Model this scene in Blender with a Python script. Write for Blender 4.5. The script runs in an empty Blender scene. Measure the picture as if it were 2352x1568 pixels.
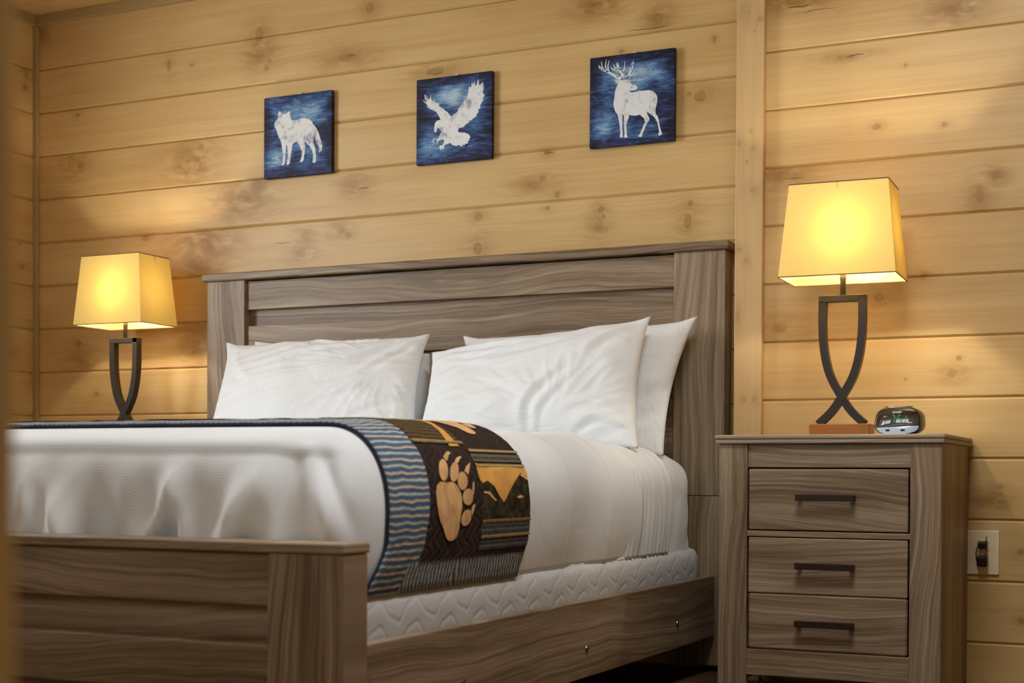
import bpy, bmesh, math, random
from mathutils import Vector, Matrix, noise
from mathutils.geometry import delaunay_2d_cdt

SC = bpy.context.scene
COL = SC.collection
R = random.Random(7)
PI = math.pi

# ------------------------------------------------------------------ camera, world, light, exposure
F_PX, CAMZ = 3332.36, 0.60
FW = Vector((-0.429195, 0.903040, -0.017648))
RT = Vector((0.903121, 0.429346, 0.005790))
UP = Vector((-0.012806, 0.013453, 0.999827))
cd = bpy.data.cameras.new('camera')
cam = bpy.data.objects.new('camera', cd)
COL.objects.link(cam)
M = Matrix((RT, UP, -FW)).transposed().to_4x4()
M.translation = Vector((0, -4.38472, CAMZ))
cam.matrix_world = M
cd.sensor_width = 36.0
cd.lens = F_PX / 2352 * 36
cd.shift_y = (1150.81 - 784) / 2352
cd.clip_start = 0.05
cd.dof.use_dof = True
cd.dof.focus_distance = 4.15
cd.dof.aperture_fstop = 4.4
SC.camera = cam

SC.view_settings.view_transform = 'Standard'
SC.view_settings.look = 'None'
SC.view_settings.exposure = 0.0
SC.view_settings.gamma = 1.0
SC.view_settings.use_curve_mapping = False

W = bpy.data.worlds.new('world')
SC.world = W
W.use_nodes = True
W.node_tree.nodes['Background'].inputs['Color'].default_value = (0.95, 0.97, 1.0, 1)
W.node_tree.nodes['Background'].inputs['Strength'].default_value = 0.16


def area(name, loc, target, sx, sy, power, color):
    l = bpy.data.lights.new(name, 'AREA')
    l.shape = 'RECTANGLE'
    l.size, l.size_y, l.energy, l.color = sx, sy, power, color
    o = bpy.data.objects.new(name, l)
    COL.objects.link(o)
    o.location = loc
    o.rotation_euler = (Vector(target) - Vector(loc)).to_track_quat('-Z', 'Y').to_euler()
    return o


# daylight coming through the three windows (one in the left wall, two in the front wall)
area('daylight_left', (-4.42, -1.95, 1.62), (-2.6, -1.45, 1.35), 1.05, 1.1, 92, (0.88, 0.94, 1.0))
area('daylight_front', (-2.75, -4.40, 1.55), (-2.75, -2.0, 1.3), 1.1, 1.15, 10, (0.90, 0.95, 1.0))
area('daylight_front', (-1.35, -4.40, 1.55), (-1.35, -2.0, 1.3), 1.1, 1.15, 10, (0.90, 0.95, 1.0))
CEIL_W = 33
area('ceiling_lamp_glow', (-0.68, -1.95, 2.36), (-0.68, -1.95, 0), 0.6, 0.6, CEIL_W, (0.93, 0.97, 1.0))
LAMP_W, LAMP_C = 9.5, (1.0, 0.92, 0.76)


# ------------------------------------------------------------------ helpers
def lin(c):
    o = []
    for v in c[:3]:
        v /= 255.0
        o.append(v / 12.92 if v <= 0.04045 else ((v + 0.055) / 1.055) ** 2.4)
    return tuple(o) + (1.0,)


class NT:
    def __init__(s, name, rough=0.6, spec=0.3):
        s.m = bpy.data.materials.new(name)
        s.m.use_nodes = True
        s.t = s.m.node_tree
        s.b = s.t.nodes['Principled BSDF']
        s.b.inputs['Roughness'].default_value = rough
        s.b.inputs['Specular IOR Level'].default_value = spec
        s._tc = None

    def L(s, a, b):
        s.t.links.new(a, b)

    def put(s, inp, v):
        if isinstance(v, (int, float)):
            inp.default_value = v
        elif isinstance(v, tuple):
            inp.default_value = v
        else:
            s.L(v, inp)

    def node(s, typ, **kw):
        n = s.t.nodes.new(typ)
        for k, v in kw.items():
            setattr(n, k, v)
        return n

    def ma(s, op, a, b=0.0, c=0.0):
        n = s.node('ShaderNodeMath', operation=op)
        s.put(n.inputs[0], a)
        s.put(n.inputs[1], b)
        if op in ('MULTIPLY_ADD', 'SMOOTH_MIN', 'SMOOTH_MAX', 'COMPARE', 'WRAP'):
            s.put(n.inputs[2], c)
        return n.outputs[0]

    def tc(s, out='Object'):
        if s._tc is None:
            s._tc = s.node('ShaderNodeTexCoord')
        return s._tc.outputs[out]

    def xyz(s, v):
        n = s.node('ShaderNodeSeparateXYZ')
        s.L(v, n.inputs[0])
        return n.outputs[0], n.outputs[1], n.outputs[2]

    def vec(s, x, y, z=0.0):
        n = s.node('ShaderNodeCombineXYZ')
        s.put(n.inputs[0], x)
        s.put(n.inputs[1], y)
        s.put(n.inputs[2], z)
        return n.outputs[0]

    def noise(s, v, scale=1.0, detail=3.0, rough=0.55, dist=0.0):
        n = s.node('ShaderNodeTexNoise')
        s.L(v, n.inputs['Vector'])
        n.inputs['Scale'].default_value = scale
        n.inputs['Detail'].default_value = detail
        n.inputs['Roughness'].default_value = rough
        n.inputs['Distortion'].default_value = dist
        return n.outputs['Fac']

    def mr(s, v, a, b, c=0.0, d=1.0):
        n = s.node('ShaderNodeMapRange', interpolation_type='SMOOTHSTEP')
        s.put(n.inputs['Value'], v)
        for k, x in (('From Min', a), ('From Max', b), ('To Min', c), ('To Max', d)):
            n.inputs[k].default_value = x
        return n.outputs[0]

    def mix(s, f, a, b, blend='MIX'):
        n = s.node('ShaderNodeMix', data_type='RGBA', blend_type=blend)
        s.put(n.inputs[0], f)
        s.put(n.inputs[6], a)
        s.put(n.inputs[7], b)
        return n.outputs[2]

    def ramp(s, f, stops):
        n = s.node('ShaderNodeValToRGB')
        cr = n.color_ramp
        while len(cr.elements) < len(stops):
            cr.elements.new(0.5)
        for e, (p, c) in zip(cr.elements, stops):
            e.position, e.color = p, c
        s.put(n.inputs[0], f)
        return n.outputs[0]

    def rnd(s):
        return s.node('ShaderNodeObjectInfo').outputs['Random']

    def bump(s, h, strength=0.3, dist=0.01):
        n = s.node('ShaderNodeBump')
        n.inputs['Strength'].default_value = strength
        n.inputs['Distance'].default_value = dist
        s.L(h, n.inputs['Height'])
        s.L(n.outputs[0], s.b.inputs['Normal'])
        return n

    def color(s, c):
        s.put(s.b.inputs['Base Color'], c)
        return s.m


def plain(name, rgb, rough=0.5, spec=0.3, metal=0.0):
    n = NT(name, rough, spec)
    n.b.inputs['Metallic'].default_value = metal
    v = n.noise(n.tc(), 60.0, 2.0)
    c = lin(rgb)
    c2 = tuple(x * 0.88 for x in c[:3]) + (1,)
    return n.color(n.mix(v, c, c2))


P_LIGHT, P_DARK = lin((212, 180, 122)), lin((193, 156, 98))


def pine(name, axes, knots=(), seed=0.0, tint=1.0, grey=0.0):
    """boards of knotty pine; axes = (along, across) indices of the object coordinates"""
    n = NT(name, 0.42, 0.35)
    X = n.xyz(n.tc())
    a, c = X[axes[0]], X[axes[1]]
    cw = c
    halo = core = ring = None
    crack = None
    for (ka, kc, ra, rc, hs) in [k for k in knots if k[4] == 0]:       # thin dark checks in the wood
        dc = n.ma('SUBTRACT', n.ma('SUBTRACT', c, kc), n.ma('MULTIPLY', n.ma('SUBTRACT', n.noise(n.tc(), 22.0, 2.0), .5), .012))
        e = n.ma('ADD', n.ma('POWER', n.ma('DIVIDE', n.ma('SUBTRACT', a, ka), ra), 2.0), n.ma('POWER', n.ma('DIVIDE', dc, rc), 2.0))
        k = n.mr(e, 1.2, .3)
        crack = k if crack is None else n.ma('MAXIMUM', crack, k)
    for (ka, kc, ra, rc, hs) in [k for k in knots if k[4] > 0]:
        da = n.ma('SUBTRACT', a, ka)
        dc = n.ma('SUBTRACT', c, kc)
        q = n.ma('ADD', n.ma('POWER', n.ma('DIVIDE', da, ra * 3.5 * hs ** .5), 2.0), n.ma('POWER', n.ma('DIVIDE', dc, rc * 2.6 * hs ** .5), 2.0))
        h = n.ma('POWER', 2.718, n.ma('MULTIPLY', q, -1.0))
        cw = n.ma('SUBTRACT', cw, n.ma('MULTIPLY', n.ma('MULTIPLY', dc, 0.62), h))
        h2 = n.ma('MULTIPLY', h, min(1.0, 0.42 * hs + 0.12))
        wob = n.ma('MULTIPLY_ADD', n.noise(n.tc(), 70.0, 2.0), 0.5, 0.75)
        e = n.ma('SQRT', n.ma('ADD', n.ma('POWER', n.ma('DIVIDE', da, ra * .9), 2.0), n.ma('POWER', n.ma('DIVIDE', dc, rc * .9), 2.0)))
        e = n.ma('MULTIPLY', e, wob)
        k = n.mr(e, 1.1, 0.72)
        soft = 1.0 if hs < 1.3 else 0.5
        k = n.ma('MULTIPLY', k, soft)
        rg = n.ma('MULTIPLY', n.ma('MULTIPLY', n.mr(e, 1.2, 0.98), n.mr(e, 0.72, 0.95)), soft)
        halo = h2 if halo is None else n.ma('MAXIMUM', halo, h2)
        core = k if core is None else n.ma('MAXIMUM', core, k)
        ring = rg if ring is None else n.ma('MAXIMUM', ring, rg)
    sd = n.ma('MULTIPLY_ADD', n.rnd(), 40.0, seed)
    fine = n.noise(n.vec(n.ma('MULTIPLY', a, 2.2), n.ma('MULTIPLY', cw, 95.0), sd), 1.0, 3.0, 0.6)
    broad = n.noise(n.vec(n.ma('MULTIPLY', a, 0.7), n.ma('MULTIPLY', cw, 21.0), n.ma('ADD', sd, 7.0)), 1.0, 2.0, 0.5, 0.6)
    blot = n.noise(n.vec(n.ma('MULTIPLY', a, 2.1), n.ma('MULTIPLY', c, 4.5), n.ma('ADD', sd, 3.0)), 1.0, 2.0)
    g = n.ma('ADD', n.ma('MULTIPLY', fine, 0.34), n.ma('ADD', n.ma('MULTIPLY', broad, 0.30), n.ma('MULTIPLY', blot, 0.36)))
    col = n.mix(n.mr(g, 0.30, 0.70), tuple(min(1, x * tint) for x in P_DARK[:3]) + (1,), tuple(min(1, x * tint) for x in P_LIGHT[:3]) + (1,))
    if halo is not None:
        hn = n.noise(n.vec(n.ma('MULTIPLY', a, 14.0), n.ma('MULTIPLY', cw, 55.0), sd), 1.0, 3.0)
        hm = n.ma('MULTIPLY', halo, n.mr(hn, 0.25, 0.62, 0.25, 1.0))
        col = n.mix(hm, col, lin((150, 109, 48)))
        col = n.mix(n.ma('MULTIPLY', core, 0.55), col, lin((152, 114, 60)))
        col = n.mix(n.ma('MULTIPLY', ring, 0.42), col, lin((112, 80, 40)))
    if crack is not None:
        col = n.mix(n.ma('MULTIPLY', crack, .8), col, lin((86, 56, 26)))
    if grey:
        col = n.mix(grey, col, lin((178, 150, 112)))
    dh = n.ma('MULTIPLY', fine, 1.0)
    n.bump(dh, 0.08, 0.002)
    return n.color(col)


def oak(name, axes, dark=1.0):
    """grey-brown wood-grain laminate"""
    n = NT(name, 0.45, 0.35)
    X = n.xyz(n.tc())
    sd = n.ma('MULTIPLY', n.rnd(), 90.0)
    a, c = X[axes[0]], X[axes[1]]
    o = X[3 - axes[0] - axes[1]]
    warp = n.noise(n.vec(n.ma('MULTIPLY', a, 1.5), n.ma('MULTIPLY', c, 2.6), sd), 1.0, 1.0)
    warp = n.ma('ADD', warp, n.ma('MULTIPLY', n.noise(n.vec(n.ma('MULTIPLY', a, 7.0), n.ma('MULTIPLY', c, 14.0), sd), 1.0, 1.0), .10))
    cw = n.ma('MULTIPLY_ADD', warp, 0.135, c)
    ringv = n.noise(n.vec(n.ma('MULTIPLY', a, 0.25), n.ma('MULTIPLY', cw, 78.0), n.ma('ADD', sd, 5.0)), 1.0, 2.5, 0.6)
    fine = n.noise(n.vec(n.ma('MULTIPLY', a, 5.0), n.ma('MULTIPLY', cw, 330.0), sd), 1.0, 2.0, 0.7)
    broad = n.noise(n.vec(n.ma('MULTIPLY', a, 0.8), n.ma('MULTIPLY', c, 11.0), n.ma('ADD', sd, 11.0)), 1.0, 1.0)
    g = n.ma('ADD', n.ma('MULTIPLY', ringv, 0.44), n.ma('ADD', n.ma('MULTIPLY', fine, 0.24), n.ma('MULTIPLY', broad, 0.32)))
    k = dark
    col = n.ramp(n.mr(g, 0.3, 0.7), [(0.0, lin((90 * k, 69 * k, 49 * k))), (0.35, lin((122 * k, 101 * k, 77 * k))), (0.65, lin((144 * k, 124 * k, 99 * k))), (1.0, lin((170 * k, 152 * k, 128 * k)))])
    fl = n.mr(n.noise(n.vec(n.ma('MULTIPLY', a, 9.0), n.ma('MULTIPLY', cw, 210.0), n.ma('ADD', sd, 2.0)), 1.0, 2.0, 0.5), 0.6, 0.75)
    col = n.mix(n.ma('MULTIPLY', fl, 0.38), col, lin((182 * k, 166 * k, 142 * k)))
    dkm = n.mr(n.noise(n.vec(n.ma('MULTIPLY', a, 1.7), n.ma('MULTIPLY', cw, 17.0), n.ma('ADD', sd, 21.0)), 1.0, 2.5, .6), .54, .70)
    col = n.mix(n.ma('MULTIPLY', dkm, .42), col, lin((84, 63, 43)))
    n.bump(n.ma('ADD', ringv, fine), 0.1, 0.002)
    return n.color(col)


OAK = {'x': oak('oak_along_x', (0, 2)), 'z': oak('oak_along_z', (2, 0)), 'y': oak('oak_along_y', (1, 2)), 'zs': oak('oak_side_z', (2, 1))}


def mesh_obj(name, bm, m, parent=None, smooth=False, mods=()):
    me = bpy.data.meshes.new(name)
    bm.normal_update()
    bm.to_mesh(me)
    bm.free()
    if isinstance(m, (list, tuple)):
        for x in m:
            me.materials.append(x)
    elif m:
        me.materials.append(m)
    if smooth:
        for p in me.polygons:
            p.use_smooth = True
    o = bpy.data.objects.new(name, me)
    COL.objects.link(o)
    if parent is not None:
        o.parent = parent
        r = parent
        off = Vector((0, 0, 0))
        while r is not None:
            off += Vector(r.location)
            r = r.parent
        if off.length > 1e-9:
            me.transform(Matrix.Translation(-off))
    return o


def thing(name, label=None, cat=None, loc=(0, 0, 0), group=None, kind=None):
    o = bpy.data.objects.new(name, None)
    COL.objects.link(o)
    o.location = loc
    o.empty_display_size = 0.1
    return tag(o, label, cat, group, kind)


def tag(o, label=None, cat=None, group=None, kind=None):
    if label:
        o['label'] = label
    if cat:
        o['category'] = cat
    if group:
        o['group'] = group
    if kind:
        o['kind'] = kind
    return o


def box_bm(x0, x1, y0, y1, z0, z1, bev=0.0, seg=2, bm=None):
    own = bm is None
    b = bmesh.new()
    vs = [b.verts.new((x, y, z)) for x in (x0, x1) for y in (y0, y1) for z in (z0, z1)]
    for f in ((0, 1, 3, 2), (4, 6, 7, 5), (0, 4, 5, 1), (2, 3, 7, 6), (0, 2, 6, 4), (1, 5, 7, 3)):
        b.faces.new([vs[i] for i in f])
    if bev:
        bmesh.ops.bevel(b, geom=list(b.edges), offset=bev, segments=seg, profile=0.5, affect='EDGES')
    bmesh.ops.recalc_face_normals(b, faces=list(b.faces))
    if own:
        return b
    me = bpy.data.meshes.new('tmp')
    b.to_mesh(me)
    b.free()
    bm.from_mesh(me)
    bpy.data.meshes.remove(me)
    return bm


def bx(name, x0, x1, y0, y1, z0, z1, m, parent=None, bev=0.002, seg=2):
    return mesh_obj(name, box_bm(x0, x1, y0, y1, z0, z1, bev, seg), m, parent)


def tube_bm(pts, r, n=8, bm=None, cap=True, flat=None):
    """tube along pts; flat=(half width, half depth) makes a rectangular bar lying in the x-z plane"""
    b = bm or bmesh.new()
    rings = []
    pts = [Vector(p) for p in pts]
    up = None
    for i, p in enumerate(pts):
        t = (pts[min(i + 1, len(pts) - 1)] - pts[max(i - 1, 0)]).normalized()
        if flat:
            s = Vector((0, 1, 0))
            w = s.cross(t).normalized()
            ring = [p + w * flat[0] + s * flat[1], p - w * flat[0] + s * flat[1], p - w * flat[0] - s * flat[1], p + w * flat[0] - s * flat[1]]
        else:
            if up is None:
                up = Vector((0, 0, 1)) if abs(t.z) < 0.9 else Vector((0, 1, 0))
            s = t.cross(up).normalized()
            up = s.cross(t).normalized()
            ring = [p + (s * math.cos(2 * PI * k / n) + up * math.sin(2 * PI * k / n)) * r for k in range(n)]
        rings.append([b.verts.new(q) for q in ring])
    for A, B in zip(rings, rings[1:]):
        k = len(A)
        for j in range(k):
            b.faces.new((A[j], A[(j + 1) % k], B[(j + 1) % k], B[j]))
    if cap:
        b.faces.new(rings[0][::-1])
        b.faces.new(rings[-1])
    bmesh.ops.recalc_face_normals(b, faces=list(b.faces))
    return b


def lathe_bm(prof, c, n=20):
    b = bmesh.new()
    rings = [[b.verts.new((c[0] + r * math.cos(2 * PI * k / n), c[1] + r * math.sin(2 * PI * k / n), z)) for k in range(n)] for r, z in prof]
    for A, B in zip(rings, rings[1:]):
        for j in range(n):
            b.faces.new((A[j], A[(j + 1) % n], B[(j + 1) % n], B[j]))
    b.faces.new(rings[0][::-1])
    b.faces.new(rings[-1])
    bmesh.ops.recalc_face_normals(b, faces=list(b.faces))
    return b


def sm(e0, e1, x):
    t = max(0.0, min(1.0, (x - e0) / (e1 - e0)))
    return t * t * (3 - 2 * t)


def nz(x, y, z=0.0):
    return noise.noise(Vector((x, y, z)))


def catmull(pts, n=8):
    out = []
    P = [Vector(p) for p in pts]
    for i in range(len(P) - 1):
        p0, p1, p2, p3 = P[max(i - 1, 0)], P[i], P[i + 1], P[min(i + 2, len(P) - 1)]
        for k in range(n):
            t = k / n
            out.append(0.5 * ((2 * p1) + (p2 - p0) * t + (2 * p0 - 5 * p1 + 4 * p2 - p3) * t * t + (3 * p1 - p0 - 3 * p2 + p3) * t ** 3))
    out.append(P[-1])
    return out


# ------------------------------------------------------------------ the room
KL = [(-3.11, 2.194, 0.0173, 0.0252, 1.2), (-3.106, 2.133, 0.0173, 0.0189, 2.0), (-2.644, 2.229, 0.0143, 0.0181, 1.0), (-2.732, 2.067, 0.0361, 0.0137, 1.4), (-3.52, 2.128, 0.0082, 0.0211, 0.8), (-3.414, 1.757, 0.0262, 0.0275, 2.2), (-3.37, 1.811, 0.012, 0.0097, 1.0), (-3.991, 1.806, 0.0176, 0.0203, 1.8), (-3.949, 1.794, 0.0131, 0.0101, 1.0), (-3.962, 1.99, 0.011, 0.0084, 0.6), (-3.177, 1.613, 0.0271, 0.0222, 2.8), (-3.119, 1.651, 0.0173, 0.0158, 2.0), (-2.703, 1.618, 0.0179, 0.0153, 1.6), (-2.76, 1.466, 0.0163, 0.0138, 1.4), (-2.729, 1.444, 0.0126, 0.0107, 1.0), (-2.908, 1.451, 0.0148, 0.0155, 1.3), (-2.926, 1.392, 0.0186, 0.0156, 1.3), (-2.217, 1.473, 0.0148, 0.0132, 0.9), (-2.218, 1.366, 0.0148, 0.0205, 1.2), (-1.96, 1.482, 0.0079, 0.0072, 0.8), (-1.771, 1.465, 0.0107, 0.0113, 1.2), (-1.762, 1.441, 0.0076, 0.007, 0.8), (-1.777, 1.412, 0.0122, 0.0169, 1.4), (-1.467, 1.462, 0.0086, 0.0096, 0.9), (-1.475, 1.405, 0.0115, 0.0219, 1.2), (-1.978, 1.582, 0.0127, 0.01, 0.9), (-2.008, 1.563, 0.0254, 0.0115, 1.4), (-1.926, 1.524, 0.0094, 0.0114, 0.8), (-1.788, 2.122, 0.0215, 0.0112, 2.5), (-1.579, 2.055, 0.0133, 0.0138, 1.8), (-1.438, 1.794, 0.0187, 0.0163, 1.2), (-1.474, 1.805, 0.0087, 0.0082, 0.8), (-1.393, 1.967, 0.0057, 0.0095, 0.7), (-2.383, 1.98, 0.034, 0.0119, 1.2), (-1.704, 1.967, 0.0075, 0.007, 0.6), (-1.964, 1.666, 0.0095, 0.0086, 1.0), (-3.353, 1.453, 0.0319, 0.0226, 2.6), (-3.383, 1.39, 0.02, 0.0226, 1.8), (-3.632, 1.492, 0.0146, 0.0115, 1.0), (-3.946, 1.034, 0.0175, 0.0203, 1.6), (-3.957, 1.102, 0.0131, 0.0135, 1.0), (-4.139, 2.322, 0.0113, 0.017, 1.4), (-3.866, 0.906, 0.0086, 0.0084, 0.8), (-3.392, 1.083, 0.0201, 0.0227, 2.0), (-3.368, 1.018, 0.014, 0.0162, 1.3), (-3.414, 2.119, 0.0081, 0.0064, 0.6), (-3.064, 2.094, 0.0095, 0.0078, 0.8), (-3.079, 2.069, 0.0096, 0.0078, 0.8), (-1.611, 2.027, 0.089, 0.0018, 0.0), (-2.375, 1.971, 0.0238, 0.0024, 0.0), (-3.008, 1.433, 0.0452, 0.0014, 0.0), (-2.667, 1.604, 0.025, 0.0023, 0.0), (-1.955, 1.663, 0.0221, 0.002, 0.0), (-2.718, 2.075, 0.0216, 0.0021, 0.0)]
KR = [(-1.08, 1.983, 0.0336, 0.0113, 2.0), (-0.633, 1.904, 0.0189, 0.0144, 2.2), (-0.935, 1.803, 0.0251, 0.0062, 1.5), (-0.768, 1.761, 0.0048, 0.0049, 0.6), (-0.847, 1.596, 0.0111, 0.0086, 0.8), (-0.66, 1.584, 0.0083, 0.0073, 0.7), (-0.523, 1.432, 0.0103, 0.0107, 1.8), (-0.564, 1.384, 0.0104, 0.0216, 1.4), (-1.114, 1.478, 0.0208, 0.0114, 1.8), (-0.834, 1.112, 0.0135, 0.0124, 1.1), (-1.12, 1.038, 0.0195, 0.0127, 1.4), (-0.614, 0.933, 0.007, 0.0073, 0.7), (-0.632, 0.891, 0.0141, 0.0121, 1.3), (-0.522, 0.538, 0.0138, 0.012, 1.8), (-0.5, 0.577, 0.0069, 0.0072, 0.8), (-0.497, 0.535, 0.0069, 0.0072, 0.8), (-0.714, 1.168, 0.0096, 0.0073, 1.4), (-0.983, 1.098, 0.0051, 0.005, 0.6), (-0.442, 0.211, 0.0079, 0.0107, 1.0), (-0.759, 0.879, 0.0036, 0.0037, 0.4), (-0.909, 1.805, 0.0299, 0.0022, 0.0), (-1.074, 1.967, 0.0388, 0.0025, 0.0), (-1.016, 1.949, 0.0638, 0.0013, 0.0), (-1.082, 1.471, 0.0284, 0.0015, 0.0)]
KS = [(-0.052, 2.168, 0.0168, 0.0203, 1.2), (-0.057, 2.107, 0.0144, 0.0136, 1.0), (-0.133, 1.065, 0.0206, 0.0135, 1.0), (-0.075, 1.405, 0.0117, 0.0085, 0.8), (-0.099, 0.745, 0.0115, 0.0085, 0.8), (-0.087, 1.492, 0.0093, 0.0068, 0.6)]
KP = [(-1.22, 1.959, 0.0106, 0.0089, 1.3), (-1.179, 1.936, 0.0092, 0.0089, 1.0), (-1.198, 1.905, 0.004, 0.0038, 0.5), (-1.205, 1.614, 0.0053, 0.0051, 0.6), (-1.243, 1.58, 0.008, 0.0077, 0.8), (-1.198, 1.563, 0.0079, 0.0089, 0.9), (-1.198, 1.441, 0.0118, 0.0076, 1.2), (-1.24, 1.269, 0.0093, 0.0064, 1.0), (-1.217, 1.237, 0.0079, 0.0089, 0.9), (-1.242, 1.072, 0.0066, 0.0154, 1.0), (-1.22, 0.827, 0.0066, 0.0077, 0.8), (-1.19, 0.828, 0.0066, 0.0077, 0.8), (-1.217, 1.526, 0.004, 0.0038, 0.4)]
XL, YR, XP0, XP1 = -4.1753, -0.2046, -1.2526, -1.1685   # left wall, front of the right section, sides of the corner post
ZJ, PITCH, CEIL = 2.1843, 0.17, 2.394


def joints():
    z = ZJ
    while z > 0.05:
        yield z
        z -= PITCH


ZS = [CEIL] + list(joints()) + [0.0]


def plank_bm(a0, a1, z0, z1, front, back, axis):
    """board with V-grooved long edges; axis 'x': face looks to -y; axis 'y': face looks to +x"""
    g, d = 0.0060, 0.0056
    s = -1 if axis == 'x' else 1
    prof = [(front - s * d, z0 + .0004), (front, z0 + g), (front, z1 - g), (front - s * d, z1 - .0004), (back, z1 - .0004), (back, z0 + .0004)]
    b = bmesh.new()
    E = []
    for a in (a0, a1):
        E.append([b.verts.new((a, q, z) if axis == 'x' else (q, a, z)) for q, z in prof])
    k = len(prof)
    for j in range(k):
        b.faces.new((E[0][j], E[0][(j + 1) % k], E[1][(j + 1) % k], E[1][j]))
    b.faces.new(E[0][::-1])
    b.faces.new(E[1])
    bmesh.ops.recalc_face_normals(b, faces=list(b.faces))
    return b


def wall_planks(wall, knots, a0, a1, front, back, axis, seed):
    for i, (z1, z0) in enumerate(zip(ZS, ZS[1:])):
        if z1 - z0 < 0.01:
            continue
        ks = [k for k in knots if z0 - 0.02 < k[1] < z1 + 0.02 or (k[4] == 0 and z0 < k[1] < z1)]
        if len(ks) < 2:   # hidden or quiet boards get a knot or two of their own
            q = random.Random(seed * 31 + i)
            for _ in range(2 if not ks else 0):
                if z1 < 0.9:
                    ks.append((a0 + (a1 - a0) * q.random(), z0 + (z1 - z0) * (0.25 + 0.5 * q.random()), .009, .008, 1.0))
        m = pine('pine_%d_%d' % (seed, i), (0, 2) if axis == 'x' else (1, 2), ks, seed + i * 1.7, 1.0 + 0.06 * (R.random() - .5))
        mesh_obj('plank', plank_bm(a0, a1, z0, z1, front, back, axis), m, wall)


wall_back = thing('wall_back', kind='structure')
wall_planks(wall_back, KL, XL, XP0 + .01, 0.0, 0.06, 'x', 1)
wall_step = thing('wall_back_step', kind='structure')
wall_planks(wall_step, KR, XP0 + .012, 1.60, YR, 0.06, 'x', 2)
wall_left = thing('wall_left', kind='structure')
wall_planks(wall_left, KS, -1.00, 0.06, XL, XL - .06, 'y', 3)
PINE_X = pine('pine_plain_x', (0, 2), (), 50)
PINE_Y = pine('pine_plain_y', (1, 2), (), 51)
PINE_YX = pine('pine_ceiling', (0, 1), (), 52, 1.0)
PINE_DK = pine('pine_trim_x', (0, 2), (), 53, 0.62)
PINE_DKY = pine('pine_trim_y', (1, 2), (), 54, 0.62)
PINE_DKZ = pine('pine_trim_z', (2, 0), (), 55, 0.66)
# rest of the left wall around its window, the front wall around its windows and the doorway, the right wall
for nm, b in (('panel', (XL - .06, XL, -3.95, -1.00, 0, .95)), ('panel', (XL - .06, XL, -3.95, -1.00, 2.2, CEIL)), ('panel', (XL - .06, XL, -1.35, -1.00, .95, 2.2)), ('panel', (XL - .06, XL, -3.95, -2.55, .95, 2.2))):
    bx(nm, *b, PINE_Y, wall_left, 0)
wall_front = thing('wall_front', kind='structure')
for b in ((XL, -0.445, -4.09, -3.947, 0, .95), (XL, -0.445, -4.09, -3.947, 2.1, CEIL), (XL, -3.30, -4.09, -3.947, .95, 2.1), (-2.20, -1.90, -4.09, -3.947, .95, 2.1), (-0.80, -0.445, -4.09, -3.947, .95, 2.1),
          (-0.445, 0.50, -4.09, -3.947, 2.1, CEIL), (0.50, 1.60, -4.09, -3.947, 0, CEIL)):
    bx('panel', *b, PINE_X, wall_front, 0)
wr = bx('wall_right', 1.60, 1.66, -4.09, 0.06, 0, CEIL, PINE_Y, None, 0)
tag(wr, kind='structure')

ceiling = thing('ceiling', kind='structure')
for i in range(30):
    y1 = 0.06 - i * 0.14
    bx('plank', XL - .06, 1.66, y1 - .139, y1 - .001, CEIL, CEIL + .05, PINE_YX, ceiling, 0.003, 1)
nf = NT('floor_boards', 0.5)
fx, fy, fz = nf.xyz(nf.tc())
nf.color(nf.mix(nf.noise(nf.vec(nf.ma('MULTIPLY', fx, 2.0), nf.ma('MULTIPLY', fy, 40.0)), 1.0, 3.0), lin((72, 52, 36)), lin((110, 82, 58))))
tag(bx('floor', XL - .06, 1.66, -5.2, 0.06, -.08, 0, nf.m, None, 0), kind='structure')

# trims: corner post, crown boards, corner stick, door casing
t1 = mesh_obj('trim_1', box_bm(XP0, XP1, -.230, YR, 0, CEIL, .003), pine('pine_post', (2, 0), [(k[1], k[0], k[3], k[2], k[4]) for k in KP], 60, 1.0, .45))
tag(t1, kind='structure')
tag(bx('trim_2', XL, XP0 + .01, -.020, 0, 2.356, CEIL, PINE_DK, None, .002), kind='structure')
tag(bx('trim_3', XL, XL + .020, -3.9, -.020, 2.356, CEIL, PINE_DKY, None, .002), kind='structure')
tag(bx('trim_4', XL, XL + .022, -.016, 0, 0, 2.356, PINE_DKZ, None, .003), kind='structure')
tag(bx('trim_5', -.462, -.4375, -4.11, -3.935, 0, 2.1, pine('pine_casing', (2, 1), (), 61, 1.25), None, .004), kind='structure')


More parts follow.
